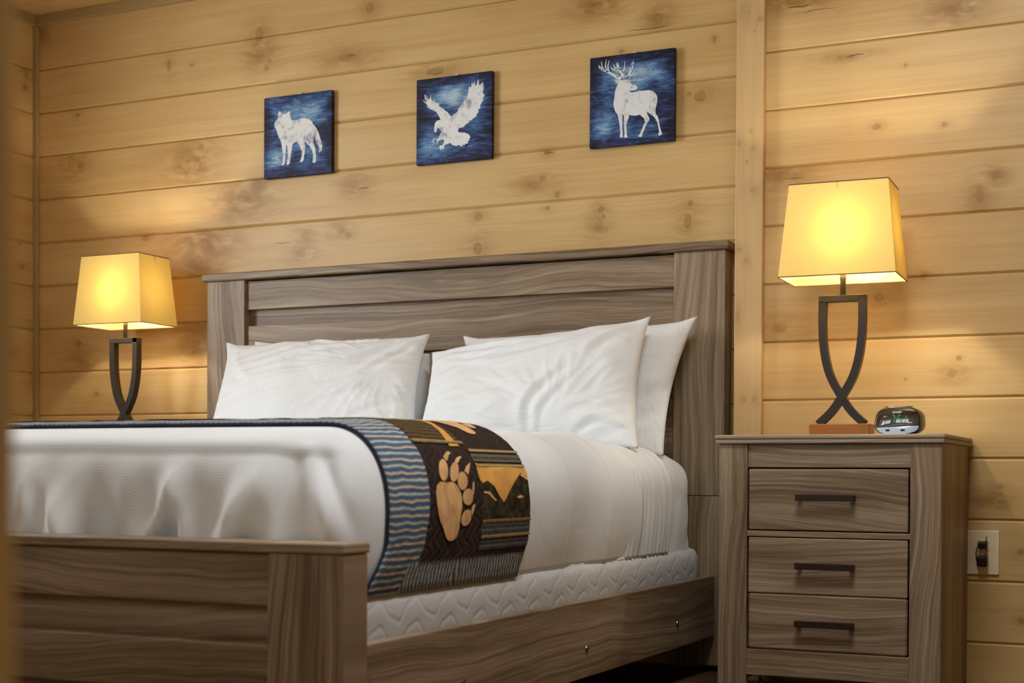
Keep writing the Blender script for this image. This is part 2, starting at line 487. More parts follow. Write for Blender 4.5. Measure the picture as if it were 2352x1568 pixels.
def window(name, c, w, h, axis):
    """c = centre on the inner wall face; axis 'x' = in the front wall, 'y' = in the left wall"""
    t = thing(name, kind='structure')
    wm = plain('window_white', (225, 222, 215), .4)
    sl = plain('blind_white', (232, 232, 230), .5)

    def B(nm, a0, a1, d0, d1, z0, z1, m, bev=.002):
        if axis == 'x':
            return bx(nm, c[0] + a0, c[0] + a1, c[1] - d1, c[1] - d0, c[2] + z0, c[2] + z1, m, t, bev)
        return bx(nm, c[0] - d1, c[0] - d0, c[1] + a0, c[1] + a1, c[2] + z0, c[2] + z1, m, t, bev)
    for z0, z1 in ((-h / 2, -h / 2 + .06), (h / 2 - .06, h / 2)):
        B('frame', -w / 2, w / 2, .02, .09, z0, z1, wm)
    for a0, a1 in ((-w / 2, -w / 2 + .05), (-.02, .02), (w / 2 - .05, w / 2)):
        B('frame', a0, a1, .02, .09, -h / 2 + .06, h / 2 - .06, wm)
    g = NT('window_glass', 0.02)
    tr = g.node('ShaderNodeBsdfTransparent')
    gl = g.node('ShaderNodeBsdfGlossy')
    gl.inputs['Roughness'].default_value = 0.02
    mx = g.node('ShaderNodeMixShader')
    mx.inputs[0].default_value = 0.06
    g.L(tr.outputs[0], mx.inputs[1])
    g.L(gl.outputs[0], mx.inputs[2])
    g.L(mx.outputs[0], g.t.nodes['Material Output'].inputs[0])
    for a0, a1 in ((-w / 2 + .05, -.02), (.02, w / 2 - .05)):
        B('pane', a0, a1, .052, .058, -h / 2 + .06, h / 2 - .06, g.m, 0)
    k = int((h - .12) / .05)
    for i in range(k):
        z = -h / 2 + .085 + i * .05
        B('slat', -w / 2 + .05, w / 2 - .05, .0, .018, z, z + .003, sl, 0)


window('window_1', (XL, -1.95, 1.575), 1.2, 1.25, 'y')
window('window_2', (-2.75, -3.947, 1.525), 1.1, 1.15, 'x')
window('window_3', (-1.35, -3.947, 1.525), 1.1, 1.15, 'x')

# ------------------------------------------------------------------ the bed frame
Z0 = CAMZ
HL, HR = -3.265, -1.321
bed = thing('bed', 'large grey-brown wood-grain bed frame with planked headboard and footboard', 'bed', (-2.293, -1.2, 0))
hb = bx('headboard', -3.10, -1.486, -.060, -.045, .25, Z0 + .69, OAK['x'], bed, 0)
bx('cap', HL - .017, HR + .014, -.114, -.012, Z0 + .694, Z0 + .721, OAK['x'], hb, .005, 3)
bx('stile', HL, -3.101, -.10, -.02, .02, Z0 + .694, OAK['z'], hb, .002)
bx('stile', -1.4854, HR, -.10, -.068, Z0 - .058, Z0 + .694, OAK['z'], hb, .002)
bx('stile_back', -1.47, HR - .001, -.0675, -.02, .02, Z0 + .694, OAK['zs'], hb, .001)
bx('leg', -1.4854, HR, -.10, -.068, .02, Z0 - .0595, OAK['z'], hb, .002)
bx('board', -3.10, -1.486, -.085, -.058, Z0 + .589, Z0 + .690, OAK['x'], hb, .002)
bx('board', -3.10, -1.486, -.085, -.058, Z0 + .420, Z0 + .530, OAK['x'], hb, .002)
bx('board', -3.10, -1.486, -.085, -.058, Z0 + .02, Z0 + .36, OAK['x'], hb, .002)

fb = bx('footboard', -3.11, -1.476, -2.236, -2.222, .16, Z0 - .14, OAK['x'], bed, 0)
bx('cap', HL - .004, -1.319, -2.279, -2.188, Z0 - .1375, Z0 - .1185, OAK['x'], fb, .004, 3)
bx('stile', HL, -3.109, -2.275, -2.193, .0, Z0 - .138, OAK['z'], fb, .003)
bx('stile', -1.477, -1.321, -2.275, -2.193, .0, Z0 - .138, OAK['z'], fb, .003)
bx('board', -3.108, -1.478, -2.265, -2.237, Z0 - .232, Z0 - .1385, OAK['x'], fb, .003)
bx('board', -3.108, -1.478, -2.265, -2.237, Z0 - .395, Z0 - .300, OAK['x'], fb, .004)
for s, xo in ((1, -1.345), (-1, -3.241)):
    xs = sorted((xo, xo - s * .025))
    rl = bx('side_rail', xs[0], xs[1], -2.192, -.102, Z0 - .490, Z0 - .303, OAK['y'], bed, .003)
    bolt = plain('bolt_metal', (120, 104, 84), .35, .5, .9)
    for y in (-1.782, -1.129, -.455):
        b = lathe_bm([(.0045, -.003), (.0075, 0), (.0065, .003), (.003, .0045)], (0, 0), 10)
        b.transform(Matrix.Translation((xo + s * .001, y, Z0 - .418)) @ Matrix.Rotation(s * PI / 2, 4, 'Y'))
        mesh_obj('bolt', b, bolt, rl)

# ------------------------------------------------------------------ box spring, mattress, covers
XC = -2.293


def rounded(hx, zt, zb, y0, y1, rx, rz, ry, n=2.2, step=.016, crown=0.0, tuck=0.02, disp=None, back=False):
    """five-sided cover of a bed: top, two long sides and the foot; rx, zt may be functions of y"""
    fx = rx if callable(rx) else (lambda y: rx)
    fz = zt if callable(zt) else (lambda y: zt)
    fc = crown if callable(crown) else (lambda y: crown)
    nx, ny, nzz = int(2 * hx / step), int((y1 - y0) / step), max(4, int((fz((y0 + y1) / 2) - zb) / step))
    b = bmesh.new()

    def mp(i, j, k):
        a = -hx + 2 * hx * i / nx
        y = y0 + (y1 - y0) * j / ny
        zz = fz(max(y, y0 + ry))
        z = zb + (zz - zb) * k / nzz
        rX = fx(max(y, y0 + ry))
        ca = max(-(hx - rX), min(hx - rX, a))
        cy = max(y, y0 + ry)
        if back:
            cy = min(cy, y1 - ry)
        cz = min(z, zz - rz)
        v = Vector((a - ca, y - cy, z - cz))
        q = ((abs(v.x) / rX) ** n + (abs(v.y) / ry) ** n + (abs(v.z) / rz) ** n) ** (1 / n)
        p = Vector((ca, cy, cz)) + (v / q if q > 1e-9 else Vector())
        w = sm(zz - rz, zz, p.z)
        p.z += fc(max(y, y0 + ry)) * (1 - (p.x / hx) ** 2) * w
        t = max(0.0, min(1.0, (zz - rz - p.z) / max(.01, (zz - rz - zb))))
        p.x *= 1 - tuck / hx * t * t
        p.x += XC
        return p
    grid = {}

    def vert(i, j, k):
        key = (i, j, k)
        if key not in grid:
            grid[key] = b.verts.new(mp(i, j, k))
        return grid[key]
    for j in range(ny):
        for i in range(nx):
            b.faces.new((vert(i, j, nzz), vert(i + 1, j, nzz), vert(i + 1, j + 1, nzz), vert(i, j + 1, nzz)))
        for k in range(nzz):
            b.faces.new((vert(nx, j, k), vert(nx, j + 1, k), vert(nx, j + 1, k + 1), vert(nx, j, k + 1)))
            b.faces.new((vert(0, j + 1, k), vert(0, j, k), vert(0, j, k + 1), vert(0, j + 1, k + 1)))
    for i in range(nx):
        for k in range(nzz):
            b.faces.new((vert(i + 1, 0, k), vert(i + 1, 0, k + 1), vert(i, 0, k + 1), vert(i, 0, k)))
            if back:
                b.faces.new((vert(i, ny, k), vert(i, ny, k + 1), vert(i + 1, ny, k + 1), vert(i + 1, ny, k)))
    bmesh.ops.recalc_face_normals(b, faces=list(b.faces))
    b.normal_update()
    if disp:
        mv = []
        for v in b.verts:
            mv.append(v.co + v.normal * disp(v.co, v.normal))
        for v, c in zip(b.verts, mv):
            v.co = c
    return b


def solid(o, t, off=-1):
    m = o.modifiers.new('solid', 'SOLIDIFY')
    m.thickness = t
    m.offset = off


# box spring, grey with quilted waves
nb = NT('quilted_grey', 0.8, .2)
bxx, byy, bzz = nb.xyz(nb.tc())
s1 = nb.ma('SINE', nb.ma('MULTIPLY', byy, 2 * PI / .142))
s3 = nb.ma('MULTIPLY', nb.ma('SINE', nb.ma('MULTIPLY_ADD', byy, 6 * PI / .142, 1.2)), .16)
wv = nb.ma('FRACT', nb.ma('DIVIDE', nb.ma('MULTIPLY_ADD', nb.ma('ADD', s1, s3), -.020, bzz), .047))
gd = nb.ma('ABSOLUTE', nb.ma('SUBTRACT', wv, .5))
pv = nb.mr(gd, .5, .30)
fzz = nb.noise(nb.tc(), 320.0, 2.0)
nb.bump(nb.ma('ADD', pv, nb.ma('MULTIPLY', fzz, .06)), .16, .007)
nb.color(nb.mix(nb.mr(gd, .485, .5), nb.mix(nb.noise(nb.tc(), 220.0, 2.0), lin((196, 194, 192)), lin((178, 176, 175))), lin((214, 213, 210))))
bs = thing('box_spring', 'grey box spring with stitched wave quilting showing between mattress and side rail', 'box spring', (XC, -1.1, .2))
mesh_obj('quilted_cover', rounded(.912, Z0 - .214, .2, -2.185, -.118, .045, .03, .05, 2.2, .03, 0, 0, None, True), nb.m, bs, True)

# fabrics
def cloth(name, rgb, wrinkle=.25, scale=9.0, weave=False, stretch=(1, 1, 1)):
    n = NT(name, .85, .15)
    X = n.xyz(n.tc())
    v = n.vec(n.ma('MULTIPLY', X[0], stretch[0]), n.ma('MULTIPLY', X[1], stretch[1]), n.ma('MULTIPLY', X[2], stretch[2]))
    a = n.noise(v, scale, 4.0, .55, .8)
    r = n.ma('ABSOLUTE', n.ma('SUBTRACT', a, .5))
    h = n.ma('SUBTRACT', a, n.ma('MULTIPLY', r, .8))
    if weave:
        wv_ = n.ma('MULTIPLY', n.ma('SINE', n.ma('MULTIPLY', n.ma('ADD', X[1], n.ma('MULTIPLY', X[2], .8)), 1150.0)), .02)
        h = n.ma('ADD', h, wv_)
    n.bump(h, wrinkle, .03)
    n.b.inputs['Sheen Weight'].default_value = .15
    c = lin(rgb)
    return n.color(n.mix(n.noise(n.tc(), 3.0, 2.0), c, tuple(x * .97 for x in c[:3]) + (1,)))


WHITE = (226, 229, 230)
SHEET = cloth('white_sheet', WHITE, .16, 10.0)
COMF = cloth('white_comforter', WHITE, .10, 5.0, True)
PLEAT = cloth('white_pleated', WHITE, .22, 16.0, False, (3.0, 6.0, .4))
PILLOW = [cloth('white_pillow', WHITE, .22, 9.0, False, s) for s in ((1, 1, 1.6), (.8, 1, 2.2), (1.6, 1, 1), (1.2, 1, 1))]

mat_t = thing('mattress', 'white sheeted mattress whose corner shows below the pillows by the headboard', 'mattress', (XC, -1.1, .39))
mb = rounded(.898, Z0 + .075, Z0 - .222, -2.10, -.118, .13, .12, .12, 2.3, .02, .01, .0,
             lambda p, n: .006 * nz(p.x * 6, p.y * 9, p.z * 11) + .004 * nz(p.x * 15, p.y * 22, p.z * 12), True)
mo = mesh_obj('fitted_sheet', mb, SHEET, mat_t, True)


def top_sheet_disp(p, n):
    side = sm(XC + .70, XC + .88, abs(p.x - XC) + XC)
    d = .004
    d += side * (.0022 * math.sin(p.y * 210 + 3 * nz(p.y * 9, p.z * 7)) + .0045 * nz(p.y * 34, p.z * 2.2, 2.0))
    return d


ts = mesh_obj('top_sheet', rounded(.910, Z0 + .082, Z0 - .222, -.78, -.40, .14, .13, .02, 2.3, .008, .012, .012, top_sheet_disp), PLEAT, None, True)
tag(ts, 'white top sheet with gathered pleats between the smooth white comforter and mattress corner', 'sheet')
bmx = bmesh.new()
bmx.from_mesh(ts.data)
bmesh.ops.delete(bmx, geom=[f for f in bmx.faces if all(v.co.y < -.762 for v in f.verts)], context='FACES')
bmx.to_mesh(ts.data)
bmx.free()
solid(ts, .003)

YF, YH = -2.178, -.655


def rxf(y):
    return .135 + .05 * sm(-2.0, -1.3, y)


def ztf(y):
    return Z0 + .0885 + .013 * sm(-2.1, -1.87, y) + .006 * sm(-1.9, -1.4, y) - .006 * sm(-1.0, -.6, y)


def CROWN(y):
    return .002 + .004 * sm(-2.0, -1.5, y)


HX, RZ, TUCK, ZB = .921, .18, .020, Z0 - .224
FOLDS = [(-2.02, .10, .020), (-1.86, .22, .026), (-1.72, .02, .02), (-1.60, -.10, .02), (-1.50, -.28, .022), (-1.44, -.36, .020)]


def comf_disp(p, n):
    out = sm(.03, .10, max(p.y + 1.39, -2.05 - p.y))      # keep still under the runner
    d = out * .010 * nz(p.x * 3.3, p.y * 4.1, p.z * 3.0)
    foot = sm(.35, .9, -n.y)
    if foot > 0:
        low = sm(Z0 + .055, Z0 - .11, p.z)
        f = 0.0
        # fan of soft drapery folds hanging down the foot end
        ph = p.x + (Z0 + .04 - p.z) * (.55 * math.sin(p.x * 3.1 + .6))
        f += .022 * nz(ph * 8.0, p.z * 1.8, 4.0) + .012 * nz(ph * 17.0, p.z * 2.6, 9.0)
        rr = nz(ph * 6.0, p.z * 1.2, 1.7)
        f += .045 * (abs(rr) * -1.0 + .22)
        ph2 = p.x - (Z0 + .04 - p.z) * (.35 + .25 * math.sin(p.x * 5.0))
        f += .032 * (.2 - abs(nz(ph2 * 9.0, p.z * 1.5, 6.3)))
        d += foot * low * f * 1.8
        d += foot * .012 * sm(Z0 + .036, Z0 + .058, p.z)   # the welt along the top edge of the foot end
    # pinched corner
    g = math.exp(-(((p.x - XC - .80) / .05) ** 2 + ((p.y + 2.13) / .06) ** 2 + ((p.z - Z0 - .02) / .06) ** 2))
    d -= .020 * g
    xl = -1.452 + .42 * max(0, Z0 + .05 - p.z)             # the long fold falling from the corner
    if foot > 0:
        w_ = sm(Z0 - .2, Z0 - .02, p.z) * sm(Z0 + .075, Z0 + .04, p.z) * foot
        d += w_ * (-.016 * math.exp(-((p.x - xl) / .013) ** 2) + .009 * math.exp(-((p.x - xl + .035) / .018) ** 2))
    if p.x > XC + .7 and -1.36 < p.y < -.7:               # pressed fold lines down the side
        for yy, s in ((-1.17, .0022), (-.905, .0028)):
            d += s * math.exp(-((p.y - yy) / .009) ** 2)
    return d


cm = mesh_obj('comforter', rounded(HX, ztf, ZB, YF, YH, rxf, RZ, .125, 2.2, .0125, CROWN, TUCK, comf_disp), COMF, None, True)
tag(cm, 'smooth white comforter draped over the bed and tucked at the foot end', 'comforter')
solid(cm, .012)

# ------------------------------------------------------------------ bed runner: quilt with paw and mountain patches
from bisect import bisect_right
_cs = {}


def section(y):
    """cross-section of the comforter at y: list of (arc, X, Z, nx, nz)"""
    key = round(y, 2)
    if key in _cs:
        return _cs[key]
    y = key
    zt, rx = ztf(y), rxf(y)
    half = [(HX, ZB + (zt - RZ - ZB) * i / 12) for i in range(12)]
    e = 2 / 2.2
    for i in range(25):
        th = PI / 2 * i / 24
        half.append((HX - rx + rx * max(0, math.cos(th)) ** e, zt - RZ + RZ * max(0, math.sin(th)) ** e))
    k = 16
    half += [((HX - rx) * (1 - i / k), zt) for i in range(1, k + 1)]
    pts = []
    for x, z in half:
        w = sm(zt - RZ, zt, z)
        z2 = z + CROWN(y) * (1 - (x / HX) ** 2) * w
        t = max(0.0, min(1.0, (zt - RZ - z) / (zt - RZ - ZB)))
        pts.append((x * (1 - TUCK / HX * t * t), z2))
    pts = pts + [(-x, z) for x, z in reversed(pts[:-1])]
    arc = [0.0]
    for p, q_ in zip(pts, pts[1:]):
        arc.append(arc[-1] + math.hypot(q_[0] - p[0], q_[1] - p[1]))
    _cs[key] = (arc, pts)
    return _cs[key]


def S(u, v, off):
    arc, pts = section(u)
    v = max(0.0, min(arc[-1] - 1e-6, v))
    i = min(len(pts) - 2, max(0, bisect_right(arc, v) - 1))
    t = (v - arc[i]) / max(1e-9, arc[i + 1] - arc[i])

    def nrm(j):
        a, b_ = pts[max(0, j - 1)], pts[min(len(pts) - 1, j + 1)]
        d = Vector((b_[0] - a[0], b_[1] - a[1])).normalized()
        return Vector((d.y, -d.x))
    n = (nrm(i) * (1 - t) + nrm(i + 1) * t).normalized()
    x = pts[i][0] + (pts[i + 1][0] - pts[i][0]) * t
    z = pts[i][1] + (pts[i + 1][1] - pts[i][1]) * t
    puff = .0015 * nz(u * 30, v * 30)
    return Vector((XC + x + n.x * (off + puff), u, z + n.y * (off + puff)))


U0, U1, UB = -2.035, -1.418, -1.892
VT = section(-1.7)[0][-1]


def uedge(u, v):
    """the runner flares a little towards its hems"""
    s = min(v, VT - v)
    f = .05 * (1 - sm(0, .11, s)) + .012 * (1 - sm(.1, .30, s))
    k = (U1 - u) / (U1 - U0)
    return u - f * k - .5 * f * (1 - k) if k > .5 else u - .5 * f


def grid_surface(u0, u1, v0, v1, du, dv, off, uvm=True, warp=True):
    b = bmesh.new()
    uvl = b.loops.layers.uv.new('UVMap')
    nu, nv = max(1, round((u1 - u0) / du)), max(1, round((v1 - v0) / dv))
    vv = {}
    for i in range(nu + 1):
        for j in range(nv + 1):
            u, v = u0 + (u1 - u0) * i / nu, v0 + (v1 - v0) * j / nv
            vv[i, j] = (b.verts.new(S(uedge(u, v) if warp else u, v, off)), (u, v))
    for i in range(nu):
        for j in range(nv):
            q_ = [vv[i, j], vv[i, j + 1], vv[i + 1, j + 1], vv[i + 1, j]]
            f = b.faces.new([x[0] for x in q_])
            for l, x in zip(f.loops, q_):
                l[uvl].uv = x[1]
    bmesh.ops.recalc_face_normals(b, faces=list(b.faces))
    return b


def patch(polys, off, step=.022):
    """polygons in (u, v) laid on the runner's surface"""
    b = bmesh.new()
    uvl = b.loops.layers.uv.new('UVMap')
    for poly in polys:
        P_ = [Vector(p) for p in poly]
        n = len(P_)
        mnx, mxx = min(p.x for p in P_), max(p.x for p in P_)
        mny, mxy = min(p.y for p in P_), max(p.y for p in P_)
        V = list(P_)
        x = mnx + step / 2
        while x < mxx:
            y = mny + step / 2
            while y < mxy:
                V.append(Vector((x, y)))
                y += step
            x += step
        co, ed, fa, *_ = delaunay_2d_cdt(V, [], [list(range(n))], 1, 1e-5)
        vs = [b.verts.new(S(uedge(c.x, c.y), c.y, off)) for c in co]
        for f in fa:
            try:
                F = b.faces.new([vs[i] for i in f])
                for l, i in zip(F.loops, f):
                    l[uvl].uv = co[i]
            except ValueError:
                pass
    bmesh.ops.recalc_face_normals(b, faces=list(b.faces))
    return b


def rect(u0, u1, v0, v1):
    return [(u0, v0), (u1, v0), (u1, v1), (u0, v1)]


def uvn(n):
    nn = n.node('ShaderNodeUVMap')
    x, y, z = n.xyz(nn.outputs[0])
    return x, y


# striped denim-blue border
ns = NT('striped_blue', .85, .1)
u_, v_ = uvn(ns)
hem = ns.ma('MULTIPLY', ns.ma('GREATER_THAN', u_, -1.925), ns.ma('LESS_THAN', v_, .058))
wob = ns.ma('MULTIPLY', ns.noise(ns.vec(u_, v_), 26.0, 1.0), .009)
tv = ns.ma('DIVIDE', ns.ma('ADD', v_, wob), .0265)
tu = ns.ma('DIVIDE', ns.ma('ADD', ns.ma('MULTIPLY_ADD', v_, .30, u_), wob), .026)
tt = ns.ma('FRACT', ns.ma('ADD', ns.ma('MULTIPLY', tv, ns.ma('SUBTRACT', 1.0, hem)), ns.ma('MULTIPLY', tu, hem)))
base = ns.ramp(tt, [(0.0, lin((66, 88, 118))), (.14, lin((92, 112, 134))), (.22, lin((184, 188, 168))), (.30, lin((186, 190, 168))), (.38, lin((84, 104, 130))), (.62, lin((62, 82, 114))), (.72, lin((206, 182, 150))), (.80, lin((200, 176, 144))), (.88, lin((92, 110, 132))), (1.0, lin((66, 88, 118)))])
weave_ = ns.noise(ns.vec(ns.ma('MULTIPLY', u_, 260.0), ns.ma('MULTIPLY', v_, 60.0)), 1.0, 2.0)
ns.color(ns.mix(ns.mr(weave_, .5, .8, 0.0, .45), base, lin((88, 104, 132))))
ns.bump(ns.ma('ADD', ns.noise(ns.vec(u_, v_), 45.0, 2.0), ns.ma('MULTIPLY', tt, .3)), .35, .008)

runner = thing('bed_runner', 'patchwork bed runner with bear paw and mountains, blue striped border, across the bed', 'bed runner', (XC, -1.73, Z0))
rb = mesh_obj('quilt_border', grid_surface(U0, U1, -.0 + .001, VT - .001, .0175, .0125, .004), ns.m, runner, True)
solid(rb, .006, 1)

ndk = NT('dark_quilted', .85, .1)
u_, v_ = uvn(ndk)
sw = ndk.ma('SINE', ndk.ma('MULTIPLY', ndk.ma('ADD', v_, ndk.ma('MULTIPLY', ndk.noise(ndk.vec(u_, v_), 14.0, 1.0), .02)), 2 * PI / .05))
st = ndk.ma('ABSOLUTE', ndk.ma('SUBTRACT', ndk.ma('FRACT', ndk.ma('DIVIDE', ndk.ma('MULTIPLY_ADD', sw, .012, u_), .028)), .5))
dash = ndk.mr(ndk.noise(ndk.vec(u_, v_), 38.0, 1.0), .48, .58)
ndk.color(ndk.mix(ndk.ma('MULTIPLY', ndk.mr(st, .07, .02), ndk.ma('MULTIPLY', dash, .5)), ndk.mix(ndk.noise(ndk.vec(u_, v_), 30.0, 2.0), lin((42, 33, 30)), lin((60, 48, 42))), lin((104, 84, 68))))
ndk.bump(ndk.mr(st, .0, .3), .35, .008)
VD = .058
dk = mesh_obj('dark_panel', patch([rect(UB, U1 - .002, VD, VT - VD)], .0115, .02), ndk.m, runner, True)

TAN = NT('tan_applique', .85, .1)
TAN.color(TAN.mix(TAN.mr(TAN.noise(TAN.tc(), 16.0, 3.0, .6, 1.0), .35, .7), lin((226, 180, 124)), lin((196, 152, 104))))
TAN.bump(TAN.noise(TAN.tc(), 30.0, 3.0), .3, .006)
SKY = NT('orange_applique', .85, .1)
SKY.color(SKY.mix(SKY.mr(SKY.noise(SKY.tc(), 22.0, 3.0), .3, .7), lin((226, 168, 84)), lin((206, 150, 82))))
MTN = NT('olive_applique', .85, .1)
MTN.color(MTN.mix(MTN.mr(MTN.noise(MTN.tc(), 55.0, 4.0, .7), .35, .65), lin((34, 30, 20)), lin((72, 64, 42))))


def tartan(name, c0, c1, c2):
    n = NT(name, .85, .1)
    u_, v_ = uvn(n)
    a = n.ma('SINE', n.ma('MULTIPLY', u_, 2 * PI / .009))
    b_ = n.ma('SINE', n.ma('MULTIPLY', v_, 2 * PI / .011))
    k = n.ma('ADD', n.ma('MULTIPLY', a, .25), n.ma('MULTIPLY', b_, .2))
    k = n.ma('ADD', k, n.noise(n.vec(n.ma('MULTIPLY', u_, 240.0), n.ma('MULTIPLY', v_, 90.0)), 1.0, 3.0, .7))
    c = n.mix(n.mr(k, .25, .95), lin(c0), lin(c1))
    n.color(n.mix(n.mr(k, .92, 1.05), c, lin(c2)))
    n.bump(k, .25, .004)
    return n.m


TART = tartan('tartan_grey', (58, 56, 50), (124, 118, 100), (176, 156, 112))
TARTB = tartan('tartan_blue', (52, 54, 54), (112, 112, 108), (168, 156, 126))
TARTO = tartan('tartan_olive', (52, 40, 24), (112, 92, 58), (170, 140, 84))
CORD = tartan('braid_cream', (92, 74, 44), (206, 178, 120), (224, 204, 154))
PAD = [[-1.854,0.2046],[-1.8395,0.2105],[-1.8203,0.2097],[-1.8084,0.2084],[-1.7951,0.2103],[-1.7831,0.209],[-1.7703,0.2029],[-1.7587,0.1908],[-1.7537,0.1776],[-1.7542,0.1609],[-1.7604,0.1467],[-1.7628,0.1301],[-1.7642,0.1159],[-1.7727,0.1019],[-1.7853,0.0957],[-1.8004,0.0954],[-1.8129,0.0999],[-1.8229,0.1084],[-1.8305,0.1203],[-1.8453,0.1347],[-1.8552,0.1512],[-1.8615,0.1721],[-1.8631,0.1906]]
TOES = [[[-1.7948,0.2344],[-1.8013,0.2246],[-1.8098,0.2168],[-1.8191,0.2123],[-1.828,0.2121],[-1.8346,0.216],[-1.8374,0.2233],[-1.8351,0.2328],[-1.8279,0.2427],[-1.8172,0.251],[-1.8058,0.256],[-1.7966,0.2564],[-1.7916,0.2522],[-1.7912,0.2442]],[[-1.7508,0.2293],[-1.7589,0.2207],[-1.7686,0.2141],[-1.7784,0.2106],[-1.7868,0.2109],[-1.7921,0.215],[-1.7929,0.2219],[-1.7886,0.2306],[-1.7797,0.2393],[-1.7682,0.2464],[-1.7569,0.2502],[-1.7485,0.25],[-1.7446,0.2457],[-1.7457,0.2383]],[[-1.7214,0.2129],[-1.7252,0.2048],[-1.7322,0.1982],[-1.7413,0.1943],[-1.751,0.1939],[-1.7594,0.197],[-1.7647,0.2031],[-1.7655,0.2108],[-1.7613,0.2189],[-1.7531,0.2256],[-1.7428,0.2297],[-1.7329,0.2302],[-1.7253,0.227],[-1.7214,0.2208]],[[-1.7047,0.1801],[-1.708,0.173],[-1.7149,0.1673],[-1.7241,0.1643],[-1.7341,0.1645],[-1.7429,0.1678],[-1.7485,0.1735],[-1.7496,0.1806],[-1.746,0.1877],[-1.7383,0.1933],[-1.7284,0.1964],[-1.7184,0.1963],[-1.7103,0.1931],[-1.7055,0.1873]],[[-1.715,0.1369],[-1.7203,0.1301],[-1.7286,0.1251],[-1.7382,0.123],[-1.7472,0.1242],[-1.7539,0.1283],[-1.757,0.1346],[-1.7558,0.1419],[-1.7506,0.1487],[-1.7425,0.1536],[-1.7328,0.1558],[-1.7237,0.1547],[-1.7169,0.1506],[-1.7138,0.1442]]]
CLAWS = [[[-1.7955,0.261],[-1.7784,0.2695],[-1.7611,0.2741],[-1.7517,0.2699],[-1.7662,0.2655],[-1.7834,0.2531],[-1.7898,0.2543]],[[-1.7529,0.252],[-1.7402,0.2589],[-1.7232,0.2633],[-1.7114,0.262],[-1.727,0.2563],[-1.738,0.2495],[-1.7468,0.2481]],[[-1.7263,0.2313],[-1.7102,0.2418],[-1.6868,0.2499],[-1.6962,0.2392],[-1.7125,0.2238],[-1.719,0.2288]],[[-1.708,0.1952],[-1.6988,0.2087],[-1.6914,0.2112],[-1.6962,0.1939],[-1.7033,0.1818]],[[-1.7158,0.1529],[-1.7081,0.1636],[-1.6957,0.1671],[-1.7031,0.1527],[-1.7093,0.1431]]]
SKYP = [[-1.6648,0.2488],[-1.6103,0.2451],[-1.5276,0.2415],[-1.421,0.2393],[-1.4163,0.2239],[-1.4281,0.2198],[-1.4568,0.228],[-1.5011,0.2079],[-1.5319,0.1874],[-1.5614,0.1674],[-1.5797,0.1803],[-1.6025,0.2007],[-1.6311,0.2122],[-1.6526,0.2073],[-1.6648,0.2161]]
SNOW = [[[-1.6554,0.1911],[-1.6283,0.1896],[-1.5952,0.1717],[-1.6038,0.1706],[-1.6348,0.1859],[-1.6537,0.1873]],[[-1.4909,0.1792],[-1.4736,0.1816],[-1.4558,0.1788],[-1.4747,0.1751],[-1.4898,0.1753]],[[-1.4625,0.2239],[-1.4319,0.213],[-1.4266,0.2171],[-1.4486,0.2266]]]
PEAK = [[-1.655,0.4241],[-1.7076,0.3575],[-1.7208,0.3304],[-1.7347,0.3028],[-1.7406,0.2858],[-1.6954,0.2868],[-1.6976,0.3111],[-1.6907,0.3365],[-1.6814,0.3669],[-1.6694,0.3969]]
UM, BH = -1.664, .232


def shift(poly, du, dv):
    return [(u + du, v + dv) for u, v in poly]


row = 0
v0 = VD
while v0 + BH < VT - VD + .02:
    paw_du = 0.0 if row % 2 == 0 else UM - UB + .004
    m_u0, m_u1 = (UM, U1 - .004) if row % 2 == 0 else (UB + .004, UM - .006)
    dv = v0 - VD
    dm = 0.0 if row % 2 == 0 else UB - UM + .002
    mesh_obj('paw_pad', patch([shift(PAD, paw_du, dv)], .0135), TAN.m, runner, True)
    for t_ in TOES:
        mesh_obj('paw_toe', patch([shift(t_, paw_du, dv)], .0135, .012), TAN.m, runner, True)
    for c_ in CLAWS:
        mesh_obj('paw_claw', patch([shift(c_, paw_du, dv)], .0132, .012), TAN.m, runner, True)
    mv = min(.285, BH + .06)

    def band(nm, a, b__, m, off=.0130):
        lim = VT - VD
        if v0 - VD + a < lim:
            mesh_obj(nm, patch([rect(m_u0, m_u1, v0 - VD + a, min(lim, v0 - VD + b__))], off, .016), m, runner, True)
    if row % 2 == 0:
        band('mountain_block', .134, .2395, MTN.m)
        mesh_obj('sky_patch', patch([[(min(max(u, m_u0), m_u1), v) for u, v in shift(SKYP, dm, dv)]], .0138, .014), SKY.m, runner, True)
        for s_ in SNOW:
            mesh_obj('snow_patch', patch([[(min(max(u, m_u0), m_u1), v) for u, v in shift(s_, dm, dv)]], .0139, .01), TAN.m, runner, True)
        for a, b__, m in ((.071, .090, TARTB), (.1025, .126, TARTB), (.253, .272, TART)):
            band('tartan_strip', a, b__, m)
        for a, b__ in ((.095, .1015), (.127, .1335), (.241, .2475), (.2745, .281)):
            band('braid_strip', a, b__, CORD, .0145)
    else:
        band('tartan_strip', .062, .062 + BH - .008, TARTO)
        band('braid_strip', .060, .0675, CORD, .0145)
        pk = [(min(max(u + .0, m_u0), m_u1), v) for u, v in shift(PEAK, 0.0, dv - BH)]
        mesh_obj('sky_patch', patch([pk], .0138, .014), SKY.m, runner, True)
    row += 1
    v0 += BH
BIND = plain('dark_binding', (34, 38, 58), .8)
for u in (U0, U1):
    bb = bmesh.new()
    pts = [S(uedge(u, .002 + (VT - .004) * i / 150), .002 + (VT - .004) * i / 150, .006) for i in range(151)]
    tube_bm(pts, .0036, 6, bb)
    mesh_obj('binding', bb, BIND, runner, True)
for v in (.004, VT - .004):
    bb = bmesh.new()
    tube_bm([S(uedge(U0 + (U1 - U0) * i / 30, v), v, .006) for i in range(31)], .0036, 6, bb)
    mesh_obj('binding', bb, BIND, runner, True)

